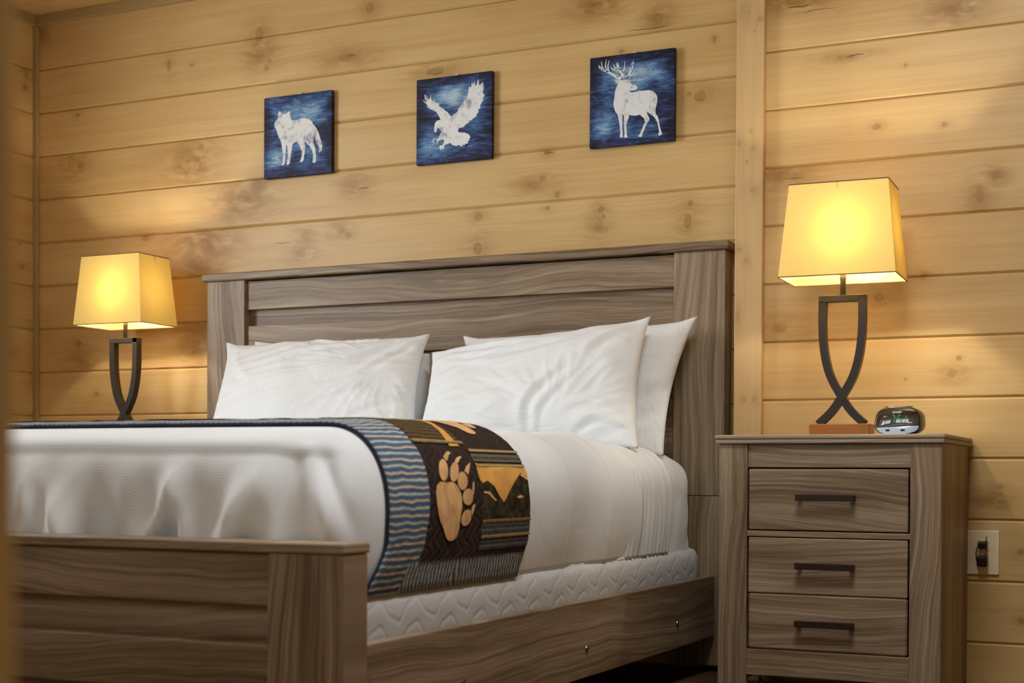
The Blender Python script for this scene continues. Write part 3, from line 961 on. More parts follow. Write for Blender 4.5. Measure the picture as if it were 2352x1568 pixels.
# ------------------------------------------------------------------ pillows
def pillow(label, corners, T, seed, m, pinch=.05, ears=(.0, .0), tips=(), creases=()):
    tl, tr, br, bl = [Vector((c[0], c[1], c[2] + Z0)) for c in corners]
    N_U, N_V = 110, 76
    nrm = ((tr - bl).cross(tl - br)).normalized()
    if nrm.y > 0:
        nrm = -nrm
    b = bmesh.new()

    def P_(i, j, side):
        u, v = -1 + 2 * i / N_U, -1 + 2 * j / N_V
        u2 = u * (1 - pinch * (1 - v * v) * abs(u) ** 3)
        v2 = v * (1 - pinch * 1.1 * (1 - u * u) ** .8 * abs(v) ** 3)
        s, t = (u2 + 1) / 2, (v2 + 1) / 2
        p = (bl * (1 - s) + br * s) * (1 - t) + (tl * (1 - s) + tr * s) * t
        for tu, tv, am in tips:
            g_ = math.exp(-(((u - tu) / .09) ** 2 + ((v - tv) / .13) ** 2))
            p = p + ((tl - bl).normalized() * tv + (tr - tl).normalized() * tu * .5) * am * g_
        h = (max(0, 1 - abs(u) ** 2.6) ** .55) * (max(0, 1 - abs(v) ** 2.4) ** .55)
        edge = min(1.0, h * 3)
        w = 0.0
        if side > 0:
            q1 = nz(u * 1.6 + seed, v * 1.3, seed)
            cx, cy_ = u - ears[0], v - ears[1]
            ang, rad = math.atan2(cy_, cx), math.hypot(cx, cy_)
            w += .011 * q1 + .005 * nz(u * 4.2 + seed, v * 3.4, 2 * seed)
            f = nz(ang * 6.5, rad * .9, seed + 3)
            w += .0055 * max(0, .24 - abs(f)) * 3 * edge * sm(.15, .6, rad) * sm(1.5, .6, rad)
            f2 = nz(u * 2.2 - v * 4.6 + seed * 3, u * 1.1 + v * .8, seed + 8)
            w += .009 * (.26 - abs(f2)) * edge + crease(u, v) * edge
        return p + nrm * (side * T * h + w * edge)
    CR = []
    for pts, amp, wid in creases:
        q_ = [(p.x, p.y) for p in catmull([(a, c, 0) for a, c in pts], 6)]
        CR.append((q_, amp, wid))

    def crease(u, v):
        d = 0.0
        for q_, amp, wid in CR:
            best, bt_ = 9.0, 0.0
            for k in range(len(q_) - 1):
                ax, ay = q_[k]
                ex, ey = q_[k + 1][0] - ax, q_[k + 1][1] - ay
                t_ = max(0, min(1, ((u - ax) * ex + (v - ay) * ey) / (ex * ex + ey * ey)))
                dx, dy = u - ax - ex * t_, v - ay - ey * t_
                dd = math.hypot(dx, dy * .65) * (1 if ex * dy - ey * dx > 0 else -1)
                if abs(dd) < abs(best):
                    best, bt_ = dd, (k + t_) / (len(q_) - 1)
            if abs(best) < wid * 5:
                e_ = math.sin(PI * min(1, max(0, bt_))) ** .6
                x_ = best / wid
                d += amp * e_ * (x_ * math.exp(.5 - x_ * x_ / 2))     # one flank raised, the other sunk
        return d
    g = {}
    for side in (1, -1):
        for i in range(N_U + 1):
            for j in range(N_V + 1):
                rim = i in (0, N_U) or j in (0, N_V)
                if rim and side == -1:
                    g[i, j, -1] = g[i, j, 1]
                    continue
                g[i, j, side] = b.verts.new(P_(i, j, side))
        for i in range(N_U):
            for j in range(N_V):
                q_ = [g[i, j, side], g[i + 1, j, side], g[i + 1, j + 1, side], g[i, j + 1, side]]
                b.faces.new(q_ if side == 1 else q_[::-1])
    bmesh.ops.recalc_face_normals(b, faces=list(b.faces))
    o = mesh_obj('pillow', b, m, None, True)
    return tag(o, label, 'pillow', 'white pillows against the headboard')


pillow('white pillow mostly hidden behind the front left pillow, only its corner tip showing', [(-2.999, -.180, .466), (-2.300, -.180, .40), (-2.130, -.38, .10), (-2.885, -.38, .10)], .060, 3.1, PILLOW[0], .05)
pillow('white rear pillow on the right, its tall corner standing against the headboard post', [(-2.176, -.175, .446), (-1.388, -.175, .476), (-1.430, -.34, .06), (-2.10, -.38, .06)], .066, 5.7, PILLOW[2], .07, ears=(.8, -.6), tips=((1, 1, .012), (-1, 1, .012)))
pillow('white front pillow on the left, flat along its top, nearest the far lamp', [(-3.037, -.285, .441), (-2.250, -.285, .444), (-2.135, -.56, .085), (-2.93, -.56, .085)], .082, 1.3, PILLOW[0], .06, ears=(.7, .3), tips=((-1, 1, .020), (1, 1, .016)),
       creases=[(((.35, .35), (.62, .62), (.9, .95)), .006, .035), (((.5, .1), (.72, .45), (.93, .8)), .005, .03), (((-.05, .88), (.3, .80), (.6, .88)), .004, .025), (((-.9, .9), (-.82, .4), (-.6, 0)), .006, .05),
                (((.05, -.45), (.4, -.25), (.8, .05)), .0035, .03), (((.35, -.75), (.6, -.5), (.9, -.35)), .004, .03), (((-.2, .5), (.1, .62), (.4, .7)), .003, .025)])
pillow('white front pillow on the right with long diagonal creases and a raised corner', [(-2.225, -.305, .388), (-1.490, -.305, .470), (-1.425, -.565, .078), (-2.145, -.565, .078)], .088, 8.9, PILLOW[1], .06, ears=(.35, -.75), tips=((1, 1, .010), (-1, 1, .008)),
       creases=[(((.06, -.92), (.10, -.45), (.42, .12)), .0065, .035), (((.16, -.95), (.22, -.55), (.5, -.05)), .0045, .03), (((-.85, .80), (-.35, .72), (.25, .62)), .006, .035), (((-.8, .62), (-.3, .50), (.45, .60)), .005, .03),
                (((-.7, .42), (-.1, .22), (.5, .50)), .0045, .03), (((.45, -.92), (.66, -.72), (.93, -.80)), .007, .03), (((.40, -.62), (.62, -.50), (.95, -.58)), .005, .03), (((-.5, -.6), (-.2, -.75), (.05, -.9)), .004, .04), (((.55, .25), (.72, .62), (.95, .80)), .006, .04)])

# ------------------------------------------------------------------ nightstands
DARKM = plain('dark_bronze', (58, 44, 32), .4, .4, .6)
BLACK = plain('gap_black', (14, 11, 9), .9, .1)


def nightstand(label, cx, yback, group):
    t = thing('nightstand', label, 'nightstand', (cx, yback, 0), group)
    x0, x1 = cx - .2872, cx + .2872
    yf, yb = yback - .453, yback
    z = lambda v: Z0 + v
    prof = []
    b = box_bm(x0 - .010, x1 + .010, yf - .013, yb + .004, z(.099), z(.1105), .004, 3)
    box_bm(x0 - .007, x1 + .007, yf - .010, yb + .002, z(.0875), z(.0995), .003, 2, b)
    mesh_obj('top', b, OAK['x'], t)
    for s in (0, 1):
        a, c = (x0, x0 + .077) if s == 0 else (x1 - .077, x1)
        bx('stile', a, c, yf, yf + .022, 0, z(.0875), OAK['z'], t, .0015)
        bx('side_panel', (x0 if s == 0 else x1 - .018), (x0 + .018 if s == 0 else x1), yf + .0225, yb - .004, 0.04, z(.0875), OAK['zs'], t, .001)
        bx('back_leg', (x0 if s == 0 else x1 - .05), (x0 + .05 if s == 0 else x1), yb - .0035, yb, 0, z(.0875), OAK['z'], t, 0)
    bx('front_rail', x0 + .077, x1 - .077, yf + .004, yf + .022, z(.0255), z(.0875), OAK['x'], t, .0015)
    bx('front_rail', x0 + .077, x1 - .077, yf + .002, yf + .022, z(-.1555), z(-.1405), OAK['x'], t, .0015)
    bx('front_rail', x0 + .077, x1 - .077, yf + .002, yf + .022, z(-.521), z(-.4520), OAK['x'], t, .0015)
    bx('back_panel', x0 + .018, x1 - .018, yb - .012, yb - .004, z(-.50), z(.0870), BLACK, t, 0)
    bx('bottom_panel', x0 + .018, x1 - .018, yf + .0225, yb - .012, z(-.50), z(-.485), OAK['x'], t, 0)
    for z0, z1, hz in ((-.1375, .0215, -.052), (-.3030, -.1580, -.229), (-.4500, -.3045, -.378)):
        d = bx('drawer', x0 + .0815, x1 - .0815, yf + .001, yf + .021, z(z0), z(z1), OAK['x'], t, .0045 if hz < -.3 else .0026, 1 if hz < -.3 else 2)
        b = box_bm(cx - .0755, cx + .0755, yf - .030, yf - .020, z(hz - .0085), z(hz + .0085), .0015)
        for s in (-1, 1):
            box_bm(cx + s * .068 - .006, cx + s * .068 + .006, yf - .021, yf + .0015, z(hz - .006), z(hz + .006), .001, 1, b)
        mesh_obj('handle', b, DARKM, d)
    return t


nightstand('grey-brown three-drawer nightstand with dark bar handles right of the bed', -.8706, -.215, 'matching bedside nightstands')
nightstand('grey-brown nightstand under the far left lamp, hidden behind the bed', -3.585, -.022, 'matching bedside nightstands')

# ------------------------------------------------------------------ lamps
IRON = plain('dark_iron', (52, 46, 42), .45, .4, .3)
NECK = plain('lamp_neck', (92, 84, 66), .4, .4, .4)
BASEW = NT('cherry_wood', .35, .4)
q0 = BASEW.xyz(BASEW.tc())
BASEW.color(BASEW.mix(BASEW.noise(BASEW.vec(BASEW.ma('MULTIPLY', q0[0], 6.0), BASEW.ma('MULTIPLY', q0[2], 60.0), q0[1]), 1.0, 3.0), lin((126, 72, 22)), lin((176, 110, 44))))

nsd = NT('lampshade_linen', .9, .05)
dn = nsd.noise(nsd.vec(*[nsd.ma('MULTIPLY', q_, s_) for q_, s_ in zip(nsd.xyz(nsd.tc()), (300.0, 300.0, 190.0))]), 1.0, 3.0, .7)
colr = nsd.mix(dn, lin((234, 202, 116)), lin((246, 218, 138)))
colt = nsd.mix(dn, lin((232, 182, 72)), lin((244, 198, 92)))
dif = nsd.node('ShaderNodeBsdfDiffuse')
trl = nsd.node('ShaderNodeBsdfTranslucent')
nsd.L(colr, dif.inputs[0])
nsd.L(colt, trl.inputs[0])
mxs = nsd.node('ShaderNodeMixShader')
mxs.inputs[0].default_value = 0.06
nsd.L(dif.outputs[0], mxs.inputs[1])
nsd.L(trl.outputs[0], mxs.inputs[2])
nsd.L(mxs.outputs[0], nsd.t.nodes['Material Output'].inputs[0])
RIM = plain('shade_rim', (120, 96, 60), .7)
ZT = Z0 + .1105


def lamp(label, cx, cy, rot, group, cord):
    t = thing('table_lamp', label, 'lamp', (cx, cy, ZT), group)
    # parts are made round the origin, then put under the thing
    z0 = ZT
    mesh_obj('base', box_bm(cx - .081, cx + .081, cy - .042, cy + .042, z0, z0 + .034, .002), BASEW.m, t)
    c = [(-.053, .381), (-.0535, .345), (-.0535, .305), (-.051, .258), (-.0435, .208), (-.029, .160), (0, .1075), (.027, .068), (.062, .0345)]
    for s in (1, -1):
        pts = [(cx + s * x, cy + s * .0006, z0 + z) for x, z in catmull([(a, b_, 0) for a, b_ in c], 6) and [(p.x, p.y) for p in catmull([(a, b_, 0) for a, b_ in c], 6)]]
        b = tube_bm(pts, 0, 4, None, True, (.0100, .0140))
        mesh_obj('curved_bar', b, IRON, t)
    mesh_obj('cross_bar', box_bm(cx - .0635, cx + .0635, cy - .0146, cy + .0146, z0 + .365, z0 + .3825, .001), IRON, t)
    mesh_obj('neck', lathe_bm([(.0078, z0 + .382), (.0078, z0 + .425), (.0088, z0 + .427), (.0088, z0 + .433), (.0078, z0 + .435), (.0078, z0 + .47), (.016, z0 + .475), (.016, z0 + .515)], (cx, cy), 16), NECK, t, True)
    # shade: four cloth panels with thickness, thin rims, spider arms inside
    zb, zt = z0 + .4265, z0 + .6755
    wb, wt, db, dt = .1545, .1310, .102, .0845
    b = bmesh.new()
    K = 10
    loops = []
    for k in range(K + 1):
        f = k / K
        w, d, z = wb + (wt - wb) * f, db + (dt - db) * f, zb + (zt - zb) * f
        ring = []
        for sx, sy, ex, ey in ((-1, -1, 1, -1), (1, -1, 1, 1), (1, 1, -1, 1), (-1, 1, -1, -1)):
            for i in range(8):
                g = i / 8
                ring.append(b.verts.new((cx + w * (sx + (ex - sx) * g), cy + d * (sy + (ey - sy) * g), z)))
        loops.append(ring)
    for A, B in zip(loops, loops[1:]):
        for j in range(32):
            b.faces.new((A[j], A[(j + 1) % 32], B[(j + 1) % 32], B[j]))
    bmesh.ops.recalc_face_normals(b, faces=list(b.faces))
    sh = mesh_obj('lamp_shade', b, nsd.m, t)
    for w, d, z in ((wb, db, zb), (wt, dt, zt)):
        rb_ = bmesh.new()
        cs_ = [(cx - w, cy - d, z), (cx + w, cy - d, z), (cx + w, cy + d, z), (cx - w, cy + d, z)]
        for p, q_ in zip(cs_, cs_[1:] + cs_[:1]):
            tube_bm([p, q_], .0016, 6, rb_)
        mesh_obj('rim', rb_, RIM, sh)
    sp = bmesh.new()
    for dx, dy in ((wt, 0), (-wt, 0), (0, dt), (0, -dt)):
        tube_bm([(cx, cy, zt - .035), (cx + dx * .93, cy + dy * .93, zt - .030), (cx + dx * .99, cy + dy * .99, zt - .002)], .0016, 6, sp)
    tube_bm([(cx, cy, z0 + .50), (cx, cy, zt - .030)], .004, 8, sp)
    mesh_obj('spider', sp, NECK, sh)
    for o in t.children_recursive:
        o.data.transform(Matrix.Rotation(rot, 4, 'Z'))
    l = bpy.data.lights.new('bulb', 'POINT')
    l.energy, l.color, l.shadow_soft_size = LAMP_W, LAMP_C, .018
    lo = bpy.data.objects.new('bulb', l)
    COL.objects.link(lo)
    lo.location = (cx + .012, cy - .012, Z0 + .655)
    return t


lamp('lit table lamp with crossed dark iron bars on the right nightstand beside clock', -.885, -.44, math.radians(2.0), 'matching bedside lamps', 1)
lamp('lit table lamp glowing in the far left corner behind the bed', -3.555, -.20, 0.0, 'matching bedside lamps', -1)

# ------------------------------------------------------------------ clock radio
ck = thing('clock_radio', 'small dark rounded digital clock radio on the right nightstand', 'clock', (-.712, -.515, ZT))
CKB = plain('clock_body', (70, 56, 34), .32, .5, .55)
CKF = plain('clock_silver', (186, 202, 224), .3, .6, .25)
ngl = NT('clock_display', .03, .9)
ngl.b.inputs['IOR'].default_value = 2.2
ngl.color(ngl.mix(ngl.noise(ngl.tc(), 8.0), lin((8, 9, 22)), lin((12, 14, 30))))
K12 = 12500.0


def fr(px, pyy, off=0.0):
    x, z = (px - 1125) / K12, (1042 - pyy) / K12
    return Vector((x, -.045 + (z - .036) * .15 + .0052 * ((x / .05) ** 2 + .45 * ((z - .036) / .034) ** 2) - .0052 - off, z))


def ck_obj(name, b, m, parent=None, smooth=False):
    b.transform(Matrix.Translation(ck.location) @ Matrix.Rotation(math.radians(-3), 4, 'Z') @ Matrix.Scale(1.07, 4))
    return mesh_obj(name, b, m, parent or ck, smooth)


b = bmesh.new()
rings = []
for y, s in ((-.0455, .93), (-.0440, .975), (-.0410, 1.0), (-.01, 1.0), (.025, .96), (.040, .88), (.045, .76)):
    ring = []
    for k in range(40):
        th = 2 * PI * k / 40
        cx_, sz_ = math.cos(th), math.sin(th)
        e = 2 / 3.0
        x = .0545 * s * math.copysign(abs(cx_) ** e, cx_)
        z = .0355 + .0345 * s * math.copysign(abs(sz_) ** e, sz_)
        x *= 1 - .06 * (z - .0355) / .0345
        ring.append(b.verts.new((x, y + (z - .036) * .15, max(.0008, z))))
    rings.append(ring)
for A, B in zip(rings, rings[1:]):
    for j in range(40):
        b.faces.new((A[j], A[(j + 1) % 40], B[(j + 1) % 40], B[j]))
for sc_ in (.75, .45, .15):
    src = rings[0]
    ring = []
    for v in src:
        x, z = v.co.x * sc_, .036 + (v.co.z - .036) * sc_
        ring.append(b.verts.new((x, -.045 + (z - .036) * .15 + .0052 * ((x / .05) ** 2 + .45 * ((z - .036) / .034) ** 2) - .0052, z)))
    rings.append(ring)
fr_rings = [rings[0]] + rings[-3:]
for A, B in zip(fr_rings, fr_rings[1:]):
    for j in range(40):
        b.faces.new((A[j], A[(j + 1) % 40], B[(j + 1) % 40], B[j]))
b.faces.new(fr_rings[-1])
b.faces.new(rings[6])
bmesh.ops.recalc_face_normals(b, faces=list(b.faces))
body = ck_obj('body', b, CKB, None, True)


def front_poly(pts, off, th=.0012):
    """slab following the bulging clock face"""
    b = bmesh.new()
    P_ = [Vector(p) for p in pts]
    V = list(P_)
    x = min(p.x for p in P_) + 40
    while x < max(p.x for p in P_):
        y = min(p.y for p in P_) + 40
        while y < max(p.y for p in P_):
            V.append(Vector((x, y)))
            y += 80
        x += 80
    co, ed, fa, *_ = delaunay_2d_cdt(V, [], [list(range(len(P_)))], 1, 1e-3)
    A = [b.verts.new(fr(c.x, c.y, off)) for c in co]
    for f in fa:
        b.faces.new([A[k] for k in f])
    rim = [e for e in b.edges if e.is_boundary]
    ex = bmesh.ops.extrude_edge_only(b, edges=rim)
    for v in ex['geom']:
        if isinstance(v, bmesh.types.BMVert):
            v.co.y += th
    bmesh.ops.recalc_face_normals(b, faces=list(b.faces))
    for f in b.faces:
        f.smooth = True
    for e in rim:
        if e.is_valid:
            e.smooth = False
    return b


disp = ck_obj('display', front_poly([(500, 795), (520, 620), (560, 470), (640, 375), (780, 325), (1000, 298), (1250, 290), (1500, 300), (1650, 325), (1735, 375), (1768, 460), (1772, 748)], .0024), ngl.m)
ck_obj('front_plate', front_poly([(515, 812), (1775, 765), (1790, 800), (1770, 850), (1690, 930), (1560, 975), (1400, 1005), (1200, 1022), (950, 1022), (760, 1000), (620, 940), (540, 870)], .0030), CKF)
for x0, x1 in ((815, 935), (1265, 1390)):
    ck_obj('usb_port', front_poly([(x0, 868), (x1, 868), (x1, 925), (x0, 925)], .0036), plain('port_dark', (30, 24, 26), .5))
GREEN = NT('green_led', .4)
GREEN.b.inputs['Emission Color'].default_value = (0.02, 0.75, 0.28, 1)
GREEN.b.inputs['Emission Strength'].default_value = .35
GREEN.color(lin((10, 120, 70)))
WHT = plain('print_white', (214, 216, 232), .5)
SEG = {'7': 'abc', '5': 'afgcd', '1': 'bc'}


def digit(ch, ox, w, h, top):
    g, t = 8, 20
    sk = lambda x, y: (ox + x - .16 * (y - top), y)
    m, bt = top + h / 2, top + h
    S_ = {'a': (0, top, w, top), 'd': (0, bt, w, bt), 'g': (0, m, w, m), 'f': (0, top, 0, m), 'e': (0, m, 0, bt), 'b': (w, top, w, m), 'c': (w, m, w, bt)}
    out = bmesh.new()
    for s in SEG[ch]:
        xa, ya, xb, yb = S_[s]
        if ya == yb:
            pts = [sk(xa + g, ya - t / 2), sk(xb - g, ya - t / 2), sk(xb - g, ya + t / 2), sk(xa + g, ya + t / 2)]
        else:
            pts = [sk(xa - t / 2, ya + g), sk(xa + t / 2, ya + g), sk(xa + t / 2, yb - g), sk(xa - t / 2, yb - g)]
        p = front_poly(pts, .0029, .0004)
        me = bpy.data.meshes.new('tmp')
        p.to_mesh(me)
        p.free()
        out.from_mesh(me)
        bpy.data.meshes.remove(me)
    return out


for ch, ox in (('7', 990), ('5', 1175), ('1', 1330)):
    ck_obj('digit', digit(ch, ox, 92, 215, 450), GREEN.m, disp)
for y in (520, 600):
    ck_obj('colon_dot', front_poly([(1108, y), (1124, y), (1120, y + 18), (1104, y + 18)], .0029, .0004), GREEN.m, disp)
ck_obj('indicator', front_poly([(820, 460), (850, 460), (848, 484), (818, 484)], .0029, .0004), GREEN.m, disp)
ck_obj('printed_mark', front_poly([(735, 465), (800, 465), (800, 486), (735, 486)], .0029, .0004), WHT, disp)
ck_obj('printed_mark', front_poly([(1470, 660), (1590, 655), (1590, 682), (1470, 688)], .0029, .0004), WHT, disp)
fc = bpy.data.curves.new('lettering', 'FONT')
fc.body = 'SHARP'
fc.size = .0074
fc.align_x, fc.align_y = 'CENTER', 'CENTER'
fc.extrude = .0002
fc.offset = .0002
fo = bpy.data.objects.new('lettering', fc)
COL.objects.link(fo)
fc.materials.append(WHT)
bpy.context.view_layer.update()
fm = bpy.data.meshes.new_from_object(fo.evaluated_get(bpy.context.evaluated_depsgraph_get()))
bpy.data.objects.remove(fo)
fo = bpy.data.objects.new('lettering', fm)
COL.objects.link(fo)
fo.parent = disp
pos = fr(1140, 355, .0028)
fo.matrix_local = Matrix.Rotation(math.radians(-3), 4, 'Z') @ Matrix.Scale(1.07, 4) @ Matrix.Translation(pos) @ Matrix.Rotation(PI / 2 - math.atan(.15), 4, 'X')
bt = bmesh.new()
for i, x in enumerate((-.030, -.018, -.004, .012, .026)):
    box_bm(x - .005, x + .005, -.030, -.012, .0692, .0712, .0006, 1, bt)
ck_obj('top_button', bt, plain('button_grey', (120, 112, 100), .4), ck)

# ------------------------------------------------------------------ canvases
def canvas_mat(seed):
    n = NT('canvas_blue', .55, .25)
    x, y, z = n.xyz(n.tc())
    v = n.vec(n.ma('MULTIPLY', x, 16.0), n.ma('MULTIPLY', z, 95.0), seed)
    a = n.noise(v, 1.0, 6.0, .75, .8)
    c = n.noise(n.vec(n.ma('MULTIPLY', x, 7.0), n.ma('MULTIPLY', z, 11.0), seed + 4), 1.0, 3.0, .6, .5)
    f = n.ma('ADD', n.ma('MULTIPLY', a, .65), n.ma('MULTIPLY', c, .47))
    # a pale glow above the animal and a second one low on the left, as printed
    g1 = n.ma('POWER', 2.718, n.ma('MULTIPLY', n.ma('ADD', n.ma('POWER', n.ma('DIVIDE', n.ma('SUBTRACT', x, .01), .085), 2.0), n.ma('POWER', n.ma('DIVIDE', n.ma('SUBTRACT', z, .075), .040), 2.0)), -1.0))
    g2 = n.ma('POWER', 2.718, n.ma('MULTIPLY', n.ma('ADD', n.ma('POWER', n.ma('DIVIDE', n.ma('ADD', x, .09), .06), 2.0), n.ma('POWER', n.ma('DIVIDE', n.ma('ADD', z, .085), .045), 2.0)), -1.0))
    f = n.ma('ADD', f, n.ma('MULTIPLY', n.ma('MAXIMUM', g1, n.ma('MULTIPLY', g2, .7)), .22))
    r2 = n.ma('MAXIMUM', n.ma('ABSOLUTE', x), n.ma('ABSOLUTE', z))
    f = n.ma('SUBTRACT', f, n.mr(r2, .09, .146, 0.0, .10))
    col = n.ramp(f, [(.41, lin((14, 13, 24))), (.505, lin((32, 38, 68))), (.575, lin((48, 74, 122))), (.68, lin((88, 130, 172))), (.84, lin((172, 200, 216)))])
    pu = n.mr(n.noise(n.vec(n.ma('MULTIPLY', x, 9.0), n.ma('MULTIPLY', z, 13.0), seed + 9), 1.0, 2.0), .5, .72)
    col = n.mix(n.ma('MULTIPLY', pu, .30), col, lin((58, 52, 112)))
    spk = n.mr(n.noise(n.vec(n.ma('MULTIPLY', x, 120.0), n.ma('MULTIPLY', z, 160.0), seed), 1.0, 4.0, .7), .66, .74)
    spk = n.ma('MULTIPLY', spk, n.mr(r2, .05, .13))
    col = n.mix(n.ma('MULTIPLY', spk, .6), col, lin((176, 200, 216)))
    n.bump(n.noise(n.vec(n.ma('MULTIPLY', x, 900.0), n.ma('MULTIPLY', z, 900.0)), 1.0, 1.0), .06, .001)
    return n.color(col)


SIL = NT('white_print', .6, .2)
sx_, sy_, sz_ = SIL.xyz(SIL.tc())
wn = SIL.noise(SIL.vec(SIL.ma('MULTIPLY', sx_, 30.0), SIL.ma('MULTIPLY', sz_, 30.0), SIL.ma('MULTIPLY', SIL.rnd(), 30.0)), 1.0, 5.0, .7, .4)
SIL.color(SIL.mix(SIL.mr(wn, .48, .70, 0.0, .75), lin((226, 229, 228)), lin((116, 124, 144))))
WOLF = [[-0.0839,0.0712],[-0.0819,0.0859],[-0.0771,0.0929],[-0.0729,0.09],[-0.069,0.0826],[-0.0616,0.0809],[-0.0496,0.0802],[-0.0407,0.0855],[-0.031,0.0882],[-0.0318,0.0759],[-0.0288,0.0657],[-0.0228,0.0552],[-0.011,0.0528],[0.0037,0.055],[0.0155,0.0576],[0.0273,0.0576],[0.042,0.0532],[0.0537,0.0481],[0.0625,0.0406],[0.0654,0.033],[0.0742,0.0235],[0.083,0.0129],[0.0903,-0.0025],[0.0947,-0.0176],[0.1006,-0.0304],[0.105,-0.048],[0.1036,-0.0601],[0.1008,-0.0684],[0.0964,-0.0643],[0.0944,-0.0715],[0.0906,-0.0687],[0.0926,-0.0542],[0.0861,-0.0426],[0.0773,-0.0283],[0.0729,-0.0156],[0.0714,-0.0056],[0.07,-0.0153],[0.0686,-0.0323],[0.0716,-0.0449],[0.076,-0.0551],[0.0769,-0.0674],[0.079,-0.0823],[0.0805,-0.0947],[0.0776,-0.1031],[0.0704,-0.1066],[0.0645,-0.1019],[0.0659,-0.0935],[0.0676,-0.0813],[0.0644,-0.0663],[0.0585,-0.0535],[0.0482,-0.0415],[0.0379,-0.032],[0.032,-0.0253],[0.0306,-0.0337],[0.0335,-0.0463],[0.0321,-0.0634],[0.0278,-0.0778],[0.0278,-0.0889],[0.022,-0.0958],[0.0146,-0.0988],[0.0111,-0.0948],[0.0161,-0.0854],[0.019,-0.0733],[0.0204,-0.0599],[0.013,-0.0469],[0.0056,-0.0339],[-0.0004,-0.024],[-0.0107,-0.025],[-0.021,-0.0314],[-0.0225,-0.0437],[-0.0254,-0.0582],[-0.0283,-0.0728],[-0.0312,-0.0874],[-0.0312,-0.0961],[-0.0386,-0.1028],[-0.046,-0.101],[-0.0446,-0.0912],[-0.0416,-0.0791],[-0.0402,-0.0643],[-0.0417,-0.0493],[-0.0448,-0.0317],[-0.0477,-0.0327],[-0.0486,-0.0438],[-0.0506,-0.0609],[-0.052,-0.0781],[-0.052,-0.093],[-0.0579,-0.1012],[-0.0654,-0.103],[-0.0669,-0.0992],[-0.0624,-0.0896],[-0.061,-0.0724],[-0.0626,-0.0549],[-0.0656,-0.0397],[-0.0686,-0.0221],[-0.0762,-0.0065],[-0.0837,0.0091],[-0.0897,0.0271],[-0.0973,0.0378],[-0.0988,0.0503],[-0.0928,0.0597],[-0.0869,0.0641]]
